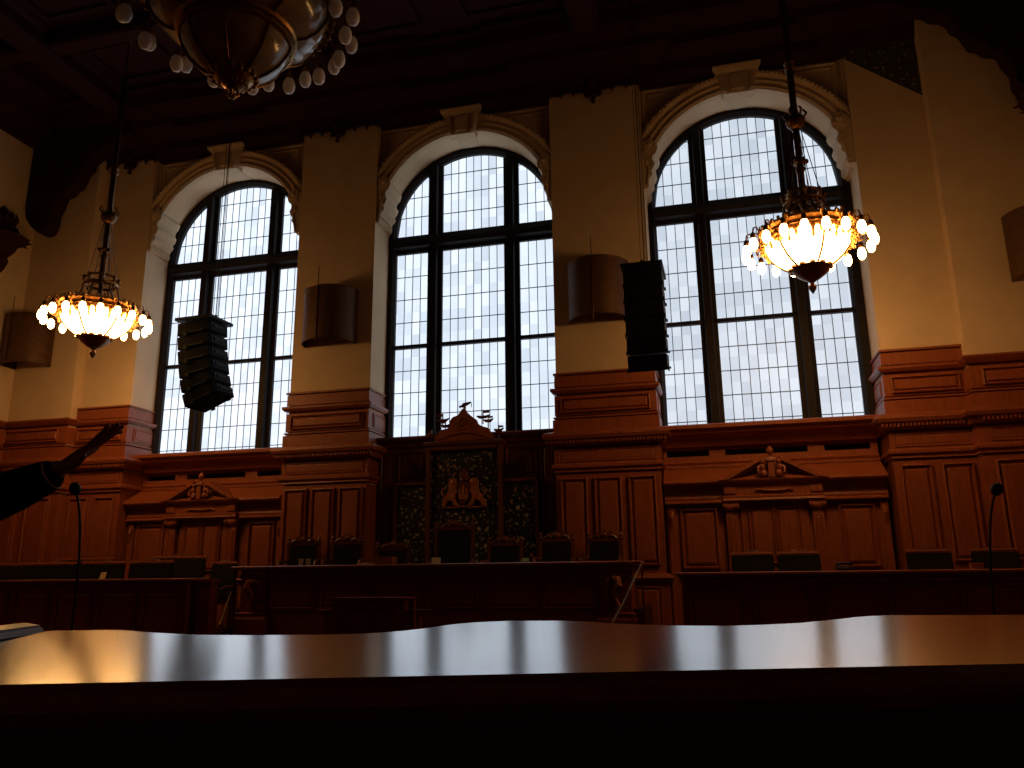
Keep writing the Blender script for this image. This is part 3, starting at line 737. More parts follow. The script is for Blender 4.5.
# ------------------------------------------------------------------ chairs
def carved_chair(lab, h=1.08, w=.56):
    t = thing('carved_chair', (0, 0, 0), lab, 'chair', 'carved chairs behind the rostrum')
    for sx in (-1, 1):
        MB().tube([(sx*(w/2-.04), -.24, 0), (sx*(w/2-.05), -.245, .2), (sx*(w/2-.03), -.24, .42)], [.022, .03, .026], 8).build('leg', 'wood_dark', t, smooth=True)
        MB().tube([(sx*(w/2-.05), .27, 0), (sx*(w/2-.04), .22, .22), (sx*(w/2-.04), .21, .42)], [.02, .026, .028], 8).build('leg', 'wood_dark', t, smooth=True)
        st = MB().prism([(.185, .42), (.235, .42), (.27, h-.14), (.22, h-.14)], 'x', sx*(w/2-.035)-.03, sx*(w/2-.035)+.03).build('back_post', 'wood_dark', t, bevel=.006)
        MB().lathe([(.03, h-.14), (.036, h-.11), (.02, h-.09), (.03, h-.06), (.015, h-.03), (0, h-.01)], 10, (sx*(w/2-.035), .245, 0)).build('post_finial', 'wood_dark', st, smooth=True)
        MB().tube([(sx*(w/2-.03), .22, .68), (sx*(w/2), .0, .67), (sx*(w/2+.01), -.18, .66), (sx*(w/2), -.23, .60), (sx*(w/2-.03), -.22, .42)], [.02, .024, .028, .024, .02], 8).build('armrest', 'wood_dark', t, smooth=True)
    MB().box(-w/2, w/2, -.26, .24, .38, .43).build('seat_rail', 'wood_dark', t, bevel=.008)
    MB().box(-w/2+.03, w/2-.03, -.25, .18, .432, .49).build('seat', 'leather', t, bevel=.02)
    MB().prism([(.19, .52), (.215, .52), (.255, h-.17), (.205, h-.17), (.175, h-.5)], 'x', -w/2+.07, w/2-.07).build('backrest', 'leather', t, bevel=.012)
    pts = [(-w/2+.06, h-.17), (-w/2+.06, h-.10), (-w/2+.1, h-.085), (-.16, h-.07), (-.12, h-.03), (-.06, h-.035), (-.04, h), (.04, h), (.06, h-.035), (.12, h-.03), (.16, h-.07), (w/2-.1, h-.085), (w/2-.06, h-.10), (w/2-.06, h-.17)]
    cr = MB().prism(pts, 'y', .205, .26).build('carved_crest', 'wood_dark', t, bevel=.008)
    b = MB().blob((0, .20, h-.07), .05, .025, .045, 10, 6)
    for sx in (-1, 1): b.tube([(sx*.07, .20, h-.10), (sx*.12, .195, h-.07), (sx*.17, .2, h-.10), (sx*.2, .2, h-.13)], .014, 6)
    b.build('crest_leaf', 'wood_dark', cr, smooth=True)
    return t
spots = [(-2.51, -1.3, .28, 1.12, 'carved leather chair at the left end of the rostrum'),
         (-1.74, -1.3, .25, 1.12, 'second carved leather chair from the left end of the rostrum'),
         (-.92, -1.3, .35, 1.0, 'low carved leather chair beside the small wooden box on the rostrum'),
         (.86, -1.3, .12, 1.04, 'carved leather chair directly right of the presiding chair'),
         (1.65, -1.3, .05, 1.09, 'carved leather chair behind the green card on the rostrum'),
         (2.35, -1.3, -.05, 1.08, 'carved leather chair at the right end of the rostrum')]
base = None
for x, y, a, h, lab in spots:
    o = carved_chair(lab) if base is None else copy_tree(base)
    if base is None: base = o
    o['label'] = lab; o.location = (x, y, .80); o.rotation_euler.z = a; o.scale = (1, 1, h/1.08)
pc = carved_chair('tall presiding chair with high carved crest in front of the coat of arms', 1.30, .64)
pc.location = (.06, -1.3, .80); pc.rotation_euler.z = .2

def bench_chair(lab, group, w=.56, h=1.06):
    t = thing('leather_chair', (0, 0, 0), lab, 'chair', group)
    for sx in (-1, 1):
        for y in (-.22, .20): MB().tube([(sx*(w/2-.05), y, 0), (sx*(w/2-.05), y, .40)], [.018, .025], 8).build('leg', 'wood_dark', t)
        MB().tube([(sx*(w/2-.02), .2, .66), (sx*(w/2), -.05, .66), (sx*(w/2), -.2, .62), (sx*(w/2-.03), -.2, .40)], .02, 8).build('armrest', 'wood_dark', t, smooth=True)
    MB().box(-w/2, w/2, -.25, .24, .40, .45).build('seat_rail', 'wood_dark', t, bevel=.006)
    MB().box(-w/2+.02, w/2-.02, -.25, .18, .452, .52).build('seat', 'leather', t, bevel=.02)
    MB().prism([(.17, .50), (.24, .50), (.30, h-.035), (.25, h-.035), (.20, h-.3)], 'x', -w/2, w/2).build('backrest', 'leather', t, bevel=.015)
    tr = MB().prism([(.245, h-.033), (.305, h-.033), (.305, h), (.255, h)], 'x', -w/2-.005, w/2+.005).build('top_rail', 'wood', t, bevel=.005)
    b = MB().box(-w/2+.02, w/2-.02, .240, .25, h-.056, h-.044)
    for k in range(9): b.blob((-w/2+.03+(w-.06)*k/8, .241, h-.05), .013, .010, .012, 6, 4)
    b.build('nail_trim', 'brass', t)
    b = MB().blob((0, .28, h+.008), .03, .015, .018, 8, 5)
    for sx in (-1, 1): b.tube([(sx*.02, .28, h+.006), (sx*.06, .28, h+.012), (sx*.10, .28, h)], .010, 6)
    b.build('small_crest', 'wood_dark', tr, smooth=True)
    return t
LC = [(4.43, -1.95, .0, 'black leather bench chair under the right door, left one of its pair'),
      (5.02, -1.95, .0, 'black leather bench chair under the right door, right one of its pair'),
      (6.60, -1.95, .0, 'black leather bench chair alone before the right pier panelling'),
      (7.36, -1.95, .0, 'black leather bench chair nearest the right picture edge'),
      (-7.38, -2.20, .30, 'leftmost black leather chair of the front left row'),
      (-6.52, -2.20, .32, 'second black leather chair from the left in the front left row'),
      (-5.58, -2.20, .30, 'black leather chair behind the yellow note on the left bench'),
      (-4.68, -2.20, .28, 'black leather chair at the right end of the front left row'),
      (-3.83, -1.60, .05, 'small black leather chair between left bench row and the rostrum')]
base = None
for x, y, a, lab in LC:
    g = 'leather chairs along the bench desks'
    o = bench_chair(lab, g) if base is None else copy_tree(base)
    if base is None: base = o
    o['label'] = lab; o.location = (x, y, .45); o.rotation_euler.z = a
    o.scale = (.96, 1, 1.0) if x > -3.9 and x > 0 else ((1.22, 1, 1.02) if x < -4 else (.8, 1, 1.0))
# rear row on the left: two taller wide chairs
for x, lab in ((-6.60, 'tall wide leather chair of the rear left row, left of two'), (-4.75, 'tall wide leather chair of the rear left row, right of two')):
    o = copy_tree(base); o['label'] = lab; o.location = (x, -1.50, .45); o.rotation_euler.z = .12; o.scale = (1.9 if x < -6 else 1.75, .9, 1.10)

# ------------------------------------------------------------------ small things on the desks
def small(name, mb, mat, lab, cat, group=None, **k):
    return tag(mb.build(name, mat, **k), lab, cat, group)
small('wooden_box', MB().tiers(-.82, -.56, -2.20, -2.0, [(1.4125, -.01), (1.43, 0), (1.50, 0), (1.505, .006), (1.52, .006)]), 'boxwood', 'small orange brown wooden box on the rostrum desk', 'box')
def card(x, y, z, w, h, a=0):
    b = MB().prism([(-.03, 0), (0, h), (.006, h), (.036, 0), (.03, 0), (.003, h-.01), (-.024, 0)], 'x', -w/2, w/2)
    return b.xform(Matrix.Translation((x, y, z)) @ Matrix.Rotation(a, 4, 'Z'))
small('name_card', card(.10, -2.15, 1.4125, .13, .085), 'paper', 'white folded card on the rostrum before the presiding chair', 'card')
small('folded_card', card(1.40, -2.15, 1.4125, .10, .06, .3), 'green', 'pale green folded card on the rostrum desk', 'card')
for x, lab in ((-1.93, 'drinking glass on the rostrum beside the second chair'), (-2.05, 'drinking glass nearest the left chair of the rostrum')):
    small('drinking_glass', MB().lathe([(0, 0), (.03, 0), (.036, .10), (.032, .10), (.027, .008), (0, .008)], 14, (x, -2.1, 1.4125)), 'glassware', lab, 'glass', 'glasses on the rostrum', smooth=True)
small('open_book', MB().prism([(-.11, 0), (.11, 0), (.11, .02), (.02, .03), (0, .018), (-.02, .03), (-.11, .02)], 'y', -.08, .08).xform(Matrix.Translation((-1.0, -2.12, 1.4125)) @ Matrix.Rotation(.2, 4, 'Z')), 'paper', 'open papers lying on the rostrum before the low chair', 'papers')
pb = thing('telephone', (5.45, -2.6, 1.2525), 'low black desk telephone on the right bench desk', 'telephone')
MB().prism([(-.09, 0), (.09, 0), (.09, .06), (-.09, .025)], 'x', -.10, .10).xform(Matrix.Translation((5.45, -2.6, 1.2525))).build('base', 'black_gloss', pb, bevel=.006)
MB().tube([(5.36, -2.60, 1.32), (5.40, -2.60, 1.335), (5.50, -2.60, 1.335), (5.54, -2.60, 1.32)], [.022, .014, .014, .022], 8).build('handset', 'black_gloss', pb, smooth=True)
small('card_box', MB().tiers(6.83, 6.95, -2.62, -2.52, [(1.2525, 0), (1.30, 0), (1.302, .004), (1.325, .004)]), 'boxwood', 'small beige box between two chairs on the right bench', 'box')
small('yellow_note', MB().prism([(-.05, 0), (.05, 0), (.052, .10), (-.046, .10)], 'y', 0, .004).xform(Matrix.Translation((-5.10, -2.6, 1.257)) @ Matrix.Rotation(-.3, 4, 'X')), 'paper_yellow', 'small yellow note standing on the left bench desk', 'note')

# ------------------------------------------------------------------ bronze half drums on the piers
def drum(x, lab, y=PY, lo=-1e9, hi=1e9):
    t = thing('half_drum_shade', (x, y, 5.2), lab, 'wall lamp', 'bronze half drum wall lamps')
    r = .50; b = MB(); n = 28; z0, z1 = 5.22, 6.20
    pts = [(max(lo, min(hi, x+r*math.cos(PI+PI*k/n))), y-.004+r*math.sin(PI+PI*k/n)) for k in range(n+1)]
    pin = [(max(lo+.015, min(hi-.015, x+(r-.014)*math.cos(PI+PI*k/n))), y-.004+(r-.014)*math.sin(PI+PI*k/n)) for k in range(n+1)]
    V = [[b.bm.verts.new((p[0], p[1], z)) for p in P] for P, z in ((pts, z0), (pts, z1), (pin, z1), (pin, z0))]
    for q in range(4):
        P, Q = V[q], V[(q+1) % 4]
        for k in range(n): b.face([P[k], P[k+1], Q[k+1], Q[k]])
    b.build('shade', 'drum', t, smooth=True)
    for zz in (z0, z1-.02):
        b = MB(); b.tube([(p[0], p[1]-.004, zz+.01) for p in pts], .010, 6); b.build('rim', 'brass_dark', t, smooth=True)
    MB().tube([(x-.03, y-r-.012, z0-.10), (x-.03, y-r-.012, z1+.32)], .007, 6).build('rod', 'brass_dark', t)
    MB().box(x-.06, x+.06, y-.05, y-.001, 5.4, 6.0).build('wall_plate', 'brass_dark', t)
    MB().tube([(x-.03, y-.03, 5.9), (x-.03, y-r-.012, 5.9)], .008, 6).build('support_arm', 'brass_dark', t)
drum(-2.40, 'bronze half drum shade on the pier between left and middle windows')
drum(2.38, 'bronze half drum shade on the pier beside the hanging right speaker')
drum(-8.66, 'bronze half drum shade in the left corner below the carved ornament', -1.0, -8.985)
drum(8.80, 'bronze half drum shade cut by the right picture edge', -1.0, hi=8.985)

# carved ornaments on the side walls
for s, lab, yo in ((-1, 'dark carved jagged wooden ornament on the left side wall', -1.75), (1, 'carved wooden ornament on the right side wall', -1.75)):
    t = thing('carved_ornament', (s*XW, yo, 6.6), lab, 'ornament')
    prof = [(0, 6.50), (.05, 6.56), (.06, 6.68), (.10, 6.82), (.07, 6.92), (.15, 7.05), (.20, 7.20), (.17, 7.28), (.28, 7.42), (.34, 7.56), (.50, 7.66), (.34, 7.74), (.30, 7.86), (.20, 7.92), (.24, 8.0), (.14, 8.06), (.16, 8.18), (.07, 8.26), (0, 8.34)]
    a0 = -PI/2 if s < 0 else PI/2
    MB().lathe(prof, 12, (s*(XW-.002), yo, 0), a0, a0+PI).build('corbel_body', 'ceil', t)
    for k in range(7):
        a = a0+PI*(k+.5)/7; ca_, sa_ = math.cos(a), math.sin(a)
        MB().tube([(s*XW+.3*ca_, yo+.3*sa_, 7.58), (s*XW+.46*ca_, yo+.46*sa_, 7.66), (s*XW+.55*ca_, yo+.55*sa_, 7.64)], [.05, .03, .008], 6).build('carved_leaf', 'ceil', t)
        MB().tube([(s*XW+.2*ca_, yo+.2*sa_, 7.95), (s*XW+.26*ca_, yo+.26*sa_, 8.08), (s*XW+.22*ca_, yo+.22*sa_, 8.18)], [.04, .03, .008], 6).build('carved_leaf', 'ceil', t)

# ------------------------------------------------------------------ loudspeaker arrays
def array(x, yaw, bends, lab, cab_top):
    loc = Vector((x, -3.0, 5.03 if x < 0 else 5.14))
    t = thing('speaker_array', loc, lab, 'loudspeaker', 'hanging line array loudspeakers')
    t.rotation_euler.z = yaw
    W, D, H = (.46, .54, .212) if abs(yaw) > 1 else (.50, .40, .222)
    fr_ = MB().box(-.27, .27, -.30, .34, .0, .045).build('rigging_frame', 'black', None); fr_.parent = t
    y, z, ang = .0, -.01, 0.
    for k, bd in enumerate(bends):
        ang += bd
        m = Matrix.Translation((0, y, z)) @ Matrix.Rotation(ang, 4, 'X')
        b = MB().prism([(-D/2, -H+.006), (-D/2, -.006), (D/2, -.022), (D/2, -H+.022)], 'x', -W/2, W/2)
        c = b.xform(m).build('speaker_cabinet', 'speaker_side', None, bevel=.006); c.parent = t
        b = MB().box(-W/2+.01, W/2-.01, -D/2-.012, -D/2-.001, -H+.012, -.012)
        g = b.xform(m).build('front_grille', 'black', None); g.parent = c
        for sx in (-1, 1):
            b = MB()
            b.box(sx*W/2-(.006 if sx < 0 else 0), sx*W/2+(.006 if sx > 0 else 0), -.16, .19, -H+.03, -H+.05)
            b.box(sx*W/2-(.018 if sx < 0 else -.001), sx*W/2+(.018 if sx > 0 else -.001), -.159, -.10, -H-.01, -H+.05)
            b.box(sx*W/2-(.02 if sx < 0 else 0), sx*W/2+(.02 if sx > 0 else 0), .13, .19, -H+.02, -H+.05)
            h = b.xform(m).build('side_bracket', 'black', None); h.parent = c
        b = MB()
        b.box(-W/2+.06, W/2-.06, D/2, D/2+.012, -H+.05, -.05); b.box(-.12, .12, D/2+.012, D/2+.03, -H*.62, -H*.38)
        h = b.xform(m).build('rear_panel', 'black', None); h.parent = c
        y += math.sin(ang)*H; z -= math.cos(ang)*H
    for yy in (-.15, .22):
        b = MB().tube([(0, yy, .04), (0, yy, .12)], .02, 8); b.tube([(-.03, yy, .10), (.03, yy, .10)], .012, 6)
        o = b.build('shackle', 'black', None); o.parent = t
    b = MB().tube([(0, .22, .11), (0, .22, cab_top-loc.z)], .008, 6).tube([(.04, .2, .05), (.03, .19, cab_top-loc.z)], .005, 6).tube([(-.05, .21, .05), (-.03, .21, cab_top-loc.z)], .004, 6)
    o = b.build('suspension_cable', 'cable', None); o.parent = t
    return t
array(-3.41, -1.62, [0.08, .03, .04, .05, .07, .09], 'black line array loudspeaker hanging slanted before the left window', 10.22)
array(3.28, -.02, [0, .0, .03, .05, .07, .09], 'black line array loudspeaker hanging straight beside the right window', 10.22)

# ------------------------------------------------------------------ lit chandeliers
def chandelier(lab):
    t = thing('chandelier', (0, 0, 4.75), lab, 'chandelier', 'lit brass chandeliers')
    MB().lathe([(0, 4.72), (.02, 4.75), (.045, 4.79), (.05, 4.82), (.03, 4.85), (.02, 4.87), (.05, 4.89), (.05, 4.91)], 14).build('finial', 'brass_dark', t, smooth=True)
    b = MB().lathe([(.03, 4.89), (.10, 4.92), (.18, 4.98), (.235, 5.045), (.245, 5.06), (.225, 5.07), (.0, 5.07)], 24)
    for k in range(12): b.blob((.235*math.cos(k*PI/6), .235*math.sin(k*PI/6), 5.065), .04, .04, .03, 8, 5)
    b.build('bottom_cup', 'brass_dark', t, smooth=True)
    MB().lathe([(.20, 5.06), (.30, 5.11), (.40, 5.19), (.48, 5.29), (.525, 5.40), (.535, 5.46)], 40).build('glass_bowl', 'bowl', t, smooth=True)
    for k in range(6):
        a = PI/6+k*PI/3+.25; c, s = math.cos(a), math.sin(a)
        r = MB().tube([(q*c, q*s, z-.006) for q, z in ((.215, 5.05), (.31, 5.105), (.41, 5.185), (.49, 5.285), (.54, 5.40), (.55, 5.47))], .013, 6).build('bowl_rib', 'brass_dark', t, smooth=True)
        MB().blob((.555*c, .555*s, 5.42), .05, .05, .05, 10, 6).blob((.55*c, .55*s, 5.36), .025, .025, .04, 8, 5).build('rib_rosette', 'brass', r, smooth=True)
    b = MB().lathe([(.53, 5.43), (.575, 5.44), (.60, 5.47), (.59, 5.50), (.565, 5.53), (.60, 5.56), (.60, 5.59), (.56, 5.60), (.53, 5.59), (.53, 5.43)], 48)
    for k in range(36):
        a = k*PI/18; c, s = math.cos(a), math.sin(a)
        b.blob((.575*c, .575*s, 5.41), .032, .032, .045, 6, 4)
        b.blob((.555*c, .555*s, 5.36 if k % 2 else 5.38), .022, .022, .045, 6, 4)
        if k % 3 == 0: b.blob((.54*c, .54*s, 5.31), .02, .02, .04, 6, 4)
        b.blob((.585*c, .585*s, 5.61), .022, .022, .03, 6, 4)
    b.build('rim_band', 'brass', t, smooth=True)
    MB().lathe([(0, 5.44), (.50, 5.44), (.525, 5.455), (.50, 5.47), (0, 5.47)], 40).build('added_light_stop', 'brass_dark', t, smooth=True)  # unseen disc added to block the glowing bowl's upward light
    nb = 20
    for k in range(nb):
        a = 2*PI*(k+.5)/nb; c, s = math.cos(a), math.sin(a)
        P = lambda q, z: (q*c, q*s, z)
        ar = MB().tube([P(.59, 5.47), P(.63, 5.41), P(.68, 5.43), P(.685, 5.52), P(.715, 5.57), P(.755, 5.55), P(.77, 5.48)], .011, 6).tube([P(.60, 5.54), P(.64, 5.58), P(.67, 5.57), P(.665, 5.52)], .009, 5).build('lamp_arm', 'brass', t, smooth=True)
        MB().lathe([(.012, 5.49), (.03, 5.47), (.034, 5.42), (.028, 5.40)], 12, P(.77, 0)).build('lamp_socket', 'brass_dark', ar, smooth=True)
        MB().lathe([(.026, 5.41), (.042, 5.385), (.052, 5.34), (.050, 5.305), (.038, 5.27), (.02, 5.252), (0, 5.248)], 14, P(.77, 0)).build('bulb', 'bulb', ar, smooth=True)
    # crown with chains
    b = MB().lathe([(.22, 5.93), (.25, 5.94), (.255, 5.97), (.23, 5.98), (.22, 5.93)], 32).lathe([(.19, 6.07), (.215, 6.08), (.215, 6.10), (.19, 6.11), (.19, 6.07)], 32)
    for k in range(8):
        a = k*PI/4; c, s = math.cos(a), math.sin(a)
        b.tube([(.24*c, .24*s, 5.96), (.26*c, .26*s, 6.02), (.20*c, .20*s, 6.09)], .014, 6); b.blob((.25*c, .25*s, 6.06), .03, .03, .04, 8, 5); b.blob((.25*c, .25*s, 5.92), .022, .022, .03, 6, 4)
        b.tube([(.03*c, .03*s, 6.0), (.23*c, .23*s, 5.96)], .010, 5)
    b.build('crown', 'brass', t, smooth=True)
    for k in range(6):
        a = PI/6+k*PI/3+.25; c, s = math.cos(a), math.sin(a)
        MB().tube([(.24*c, .24*s, 5.94), (.27*c, .27*s, 5.80), (.36*c, .36*s, 5.68), (.48*c, .48*s, 5.63), (.56*c, .56*s, 5.59)], .012, 6).build('stay', 'brass_dark', t, smooth=True)
        MB().tube([(.04*c, .04*s, 7.1), (.21*c, .21*s, 6.10)], .006, 5).build('upper_stay', 'brass_dark', t)
    MB().lathe([(.0, 5.62), (.03, 5.62), (.035, 6.0), (.045, 6.05), (.045, 6.4), (.06, 6.43), (.06, 6.46), (.04, 6.48), (.045, 6.9), (.045, 9.69), (0, 9.69)], 14).build('rod', 'brass_dark', t, smooth=True)
    b = MB().lathe([(.04, 6.51), (.085, 6.53), (.09, 6.56), (.06, 6.59), (.04, 6.59)], 16)
    for k in range(6): b.blob((.09*math.cos(k*PI/3), .09*math.sin(k*PI/3), 6.55), .025, .025, .035, 8, 5)
    b.build('collar', 'brass_dark', t, smooth=True)
    b = MB().lathe([(.04, 7.02), (.07, 7.04), (.11, 7.09), (.125, 7.15), (.11, 7.19), (.06, 7.23), (.05, 7.29)], 18)
    for k in range(6): b.tube([(.11*math.cos(k*PI/3), .11*math.sin(k*PI/3), 7.19), (.15*math.cos(k*PI/3), .15*math.sin(k*PI/3), 7.25), (.11*math.cos(k*PI/3), .11*math.sin(k*PI/3), 7.30)], .015, 6)
    b.build('knob', 'brass_dark', t, smooth=True)
    MB().lathe([(.05, 7.9), (.075, 7.94), (.05, 7.98), (.075, 8.02), (.05, 8.06)], 14).build('upper_collar', 'brass_dark', t, smooth=True)
    MB().lathe([(.01, 9.64), (.014, 9.64), (.014, CZ-.17), (.06, CZ-.13), (.14, CZ+.0), (.15, CZ+.07), (0, CZ+.07)], 14).build('ceiling_hook', 'brass_dark', t, smooth=True)
    return t
ch = chandelier('lit brass chandelier with ring of glowing bulbs before the right window')
for o in (ch,): o.location = (5.37, -3.0, 4.66)
o2 = copy_tree(ch); o2['label'] = 'lit brass chandelier with ring of glowing bulbs before the left pier'; o2.location = (-5.37, -3.0, 4.66)

# large unlit chandelier in the middle of the chamber
def big_chandelier():
    x, y = 0.0, -7.5
    t = thing('great_chandelier', (x, y, 5.48), 'large unlit brass chandelier with white globes and two glass bowls, cut by the top edge', 'chandelier')
    c0 = (x, y, 0)
    b = MB().lathe([(0, 5.46), (.03, 5.48), (.04, 5.51), (.02, 5.535), (.03, 5.555), (.06, 5.57), (.03, 5.59), (.05, 5.60)], 16, c0)
    for k in range(6): b.tube([(x+.03*math.cos(k*PI/3), y+.03*math.sin(k*PI/3), 5.50), (x+.065*math.cos(k*PI/3), y+.065*math.sin(k*PI/3), 5.53), (x+.04*math.cos(k*PI/3), y+.04*math.sin(k*PI/3), 5.57)], .010, 6)
    b.build('finial', 'brass', t, smooth=True)
    b = MB().lathe([(.04, 5.585), (.09, 5.60), (.14, 5.635), (.185, 5.68), (.195, 5.70), (.18, 5.71), (0, 5.71)], 32, c0)
    for k in range(18):
        a = k*PI/9; b.blob((x+.20*math.cos(a), y+.20*math.sin(a), 5.71), .032, .032, .05, 8, 5)
        b.blob((x+.12*math.cos(a), y+.12*math.sin(a), 5.62), .016, .018, .018, 6, 4)
    b.build('bottom_cup', 'brass', t, smooth=True)
    MB().lathe([(.18, 5.69), (.28, 5.75), (.38, 5.84), (.46, 5.97), (.51, 6.13)], 48, c0).build('lower_bowl', 'bowl_off', t, smooth=True)
    MB().lathe([(.50, 6.13), (.62, 6.16), (.72, 6.24), (.79, 6.36), (.82, 6.50)], 48, c0).build('upper_bowl', 'bowl_off', t, smooth=True)
    MB().lathe([(.505, 6.09), (.53, 6.10), (.545, 6.13), (.53, 6.16), (.505, 6.17), (.505, 6.09)], 48, c0).lathe([(.50, 6.03), (.52, 6.04), (.52, 6.06), (.505, 6.07), (.50, 6.03)], 48, c0).build('lower_rim', 'brass', t, smooth=True)
    b = MB().lathe([(.81, 6.46), (.86, 6.48), (.88, 6.54), (.85, 6.60), (.88, 6.66), (.84, 6.70), (.80, 6.70), (.81, 6.46)], 56, c0)
    for k in range(48):
        a = k*PI/24; b.blob((x+.855*math.cos(a), y+.855*math.sin(a), 6.45), .035, .035, .05, 6, 4)
    b.build('upper_rim', 'brass', t, smooth=True)
    for k in range(8):
        a = PI/8+k*PI/4; c, s = math.cos(a), math.sin(a)
        MB().tube([(x+q*c, y+q*s, z) for q, z in ((.19, 5.685), (.285, 5.742), (.386, 5.832), (.468, 5.965), (.52, 6.12))], .011, 6).build('bowl_rib', 'brass_dark', t, smooth=True)
        MB().tube([(x+q*c, y+q*s, z) for q, z in ((.53, 6.13), (.63, 6.155), (.73, 6.235), (.80, 6.355), (.83, 6.48))], .011, 6).build('bowl_rib', 'brass_dark', t, smooth=True)
        MB().tube([(x+.84*c, y+.84*s, 6.66), (x+.6*c, y+.6*s, 7.1), (x+.3*c, y+.3*s, 7.5), (x+.06*c, y+.06*s, 8.6)], .012, 6).build('stay', 'brass_dark', t, smooth=True)
    n = 32
    for k in range(n):
        a = 2*PI*(k+.3)/n+(.03 if k % 2 else -.03); c, s = math.cos(a), math.sin(a)
        q = 1.06 if k % 2 else .98; z = 6.35 if k % 2 else 6.25
        P = lambda r, h: (x+r*c, y+r*s, h)
        ar = MB().tube([P(.86, 6.55), P(.90, 6.62), P(q-.04, z+.26), P(q, z+.22), P(q, z+.13)], .011, 6).build('lamp_arm', 'brass_dark', t, smooth=True)
        MB().lathe([(.012, z+.15), (.034, z+.13), (.04, z+.08), (.03, z+.07)], 12, P(q, 0)).build('lamp_socket', 'brass', ar, smooth=True)
        MB().lathe([(.03, z+.085), (.052, z+.05), (.064, z), (.06, z-.04), (.042, z-.075), (.02, z-.088), (0, z-.09)], 16, P(q, 0)).build('bulb', 'bulb_off', ar, smooth=True)
    MB().lathe([(0, 6.5), (.06, 6.5), (.06, 8.5), (.12, 8.6), (.06, 8.7), (.05, CZ-.01), (0, CZ-.01)], 16, c0).build('rod', 'brass_dark', t, smooth=True)
big_chandelier()

# ------------------------------------------------------------------ the wavy counter in front
CY = .2; CC = Vector((3.994, -13.071, 0)); FV = Vector((-math.sin(CY), math.cos(CY), 0)); RV = Vector((math.cos(CY), math.sin(CY), 0))
SL = math.tan(math.radians(5.0)); Z0, V0 = 1.1922, 1.05
def cpt(u, v, dz=0.): return CC+RV*u+FV*v+Vector((0, 0, Z0+SL*(v-V0)+dz))
FAR = [(-.621, .904), (-.627, 1.003), (-.577, 1.004), (-.54, 1.006), (-.476, .98), (-.418, .963), (-.356, .957), (-.297, .957), (-.25, .958), (-.204, .967), (-.177, .981), (-.15, 1.001), (-.129, 1.024), (-.105, 1.04), (-.081, 1.047), (-.055, 1.052), (.008, 1.05), (.046, 1.039), (.081, 1.021), (.128, 1.006), (.175, 1.0), (.21, .998), (.247, 1.003), (.298, 1.016), (.326, 1.031), (.356, 1.046), (.379, 1.06), (.401, 1.068), (.428, 1.073), (.488, 1.069), (.59, 1.067), (.806, 1.071), (1.10, 1.075)]
FAR[0:2] = [(-.627, 1.0), (-.612, 1.003)]
def near(u): return .726+.071*(u+.037)
ct = thing('front_counter', (3.994, -12.2, 0), 'polished brown wooden counter with wavy far edge across the foreground', 'counter')
b = MB()
for dz, ins in ((0, 0),):
    pass
us = [p[0] for p in FAR]
FAR2 = FAR[2:]; L0 = FAR[0]
sec = [(.012, -.040), (.002, -.034), (-.004, -.022), (-.004, -.014), (0, -.006), (.006, 0)]     # near bullnose
rows = []
cols = [(-.72, near(-.72)+.012)]+FAR[:1]+FAR[1:]
for i, (u, vf) in enumerate(FAR):
    uu = u; vn = near(u)
    if i == 0: vf = max(vf, vn+.03)
    ring = [cpt(uu, vn+dv, dz) for dv, dz in sec]
    ring += [cpt(uu, vn+(vf-vn)*q, 0) for q in (.25, .5, .75)]
    ring += [cpt(uu, vf-.006, 0), cpt(uu, vf+.002, -.006), cpt(uu, vf+.004, -.018), cpt(uu, vf, -.034), cpt(uu, vf-.012, -.040)]
    rows.append([b.bm.verts.new(p) for p in ring])
for P, Q in zip(rows, rows[1:]):
    m = len(P)
    for k in range(m): b.face([P[k], Q[k], Q[(k+1) % m], P[(k+1) % m]])
b.face(rows[0]); b.face(rows[-1][::-1])
ctop = b.build('counter_top', 'counter', ct)
ctop.data.polygons.foreach_set('use_smooth', [True]*len(ctop.data.polygons)); ctop.data.set_sharp_from_angle(angle=.12)
b = MB(); V = []
for u in (-.605, 1.08):
    V.append([b.bm.verts.new(p) for p in (cpt(u, near(u)+.02, -.042), cpt(u, near(u)+.05, -.042))]+[b.bm.verts.new((q.x, q.y, 0)) for q in (cpt(u, near(u)+.05), cpt(u, near(u)+.02))])
for k in range(4): b.face([V[0][k], V[0][(k+1) % 4], V[1][(k+1) % 4], V[1][k]])
b.face(V[0][::-1]); b.face(V[1])
b.build('back_panel', 'wood_dark', ct)
b = MB(); V = []
for u, v in [(-.55, .93), (-.3, .925), (.2, .95), (.5, 1.0), (1.08, 1.0)]:
    q0, q1 = cpt(u, v, -.042), cpt(u, v-.03, -.042)
    V.append([b.bm.verts.new(p) for p in (q0, q1, (q1.x, q1.y, 0), (q0.x, q0.y, 0))])
for P, Q in zip(V, V[1:]):
    for k in range(4): b.face([P[k], P[(k+1) % 4], Q[(k+1) % 4], Q[k]])
b.face(V[0][::-1]); b.face(V[-1])
b.build('front_panel', 'wood_dark', ct)

# ------------------------------------------------------------------ next desk row with two microphones
DR = math.atan2(.676, 2.47); dm = Vector((3.52, -10.80, 0))
RM = Matrix.Translation(dm) @ Matrix.Rotation(DR, 4, 'Z')
dk = thing('member_desk', dm, 'dark wooden desk row hidden behind the counter, carrying the microphones', 'desk')
def dpart(mb, n, m): return mb.xform(RM).build(n, m, dk, bevel=.006)
dpart(MB().box(-1.45, 1.60, -.16, .36, .985, 1.02), 'desk_top', 'bench')
dpart(MB().box(-1.40, 1.55, .28, .32, 0, .984), 'front_panel', 'bench')
for e in (-1.40, 1.50): dpart(MB().box(e, e+.05, -.10, .278, 0, .984), 'end_panel', 'bench')
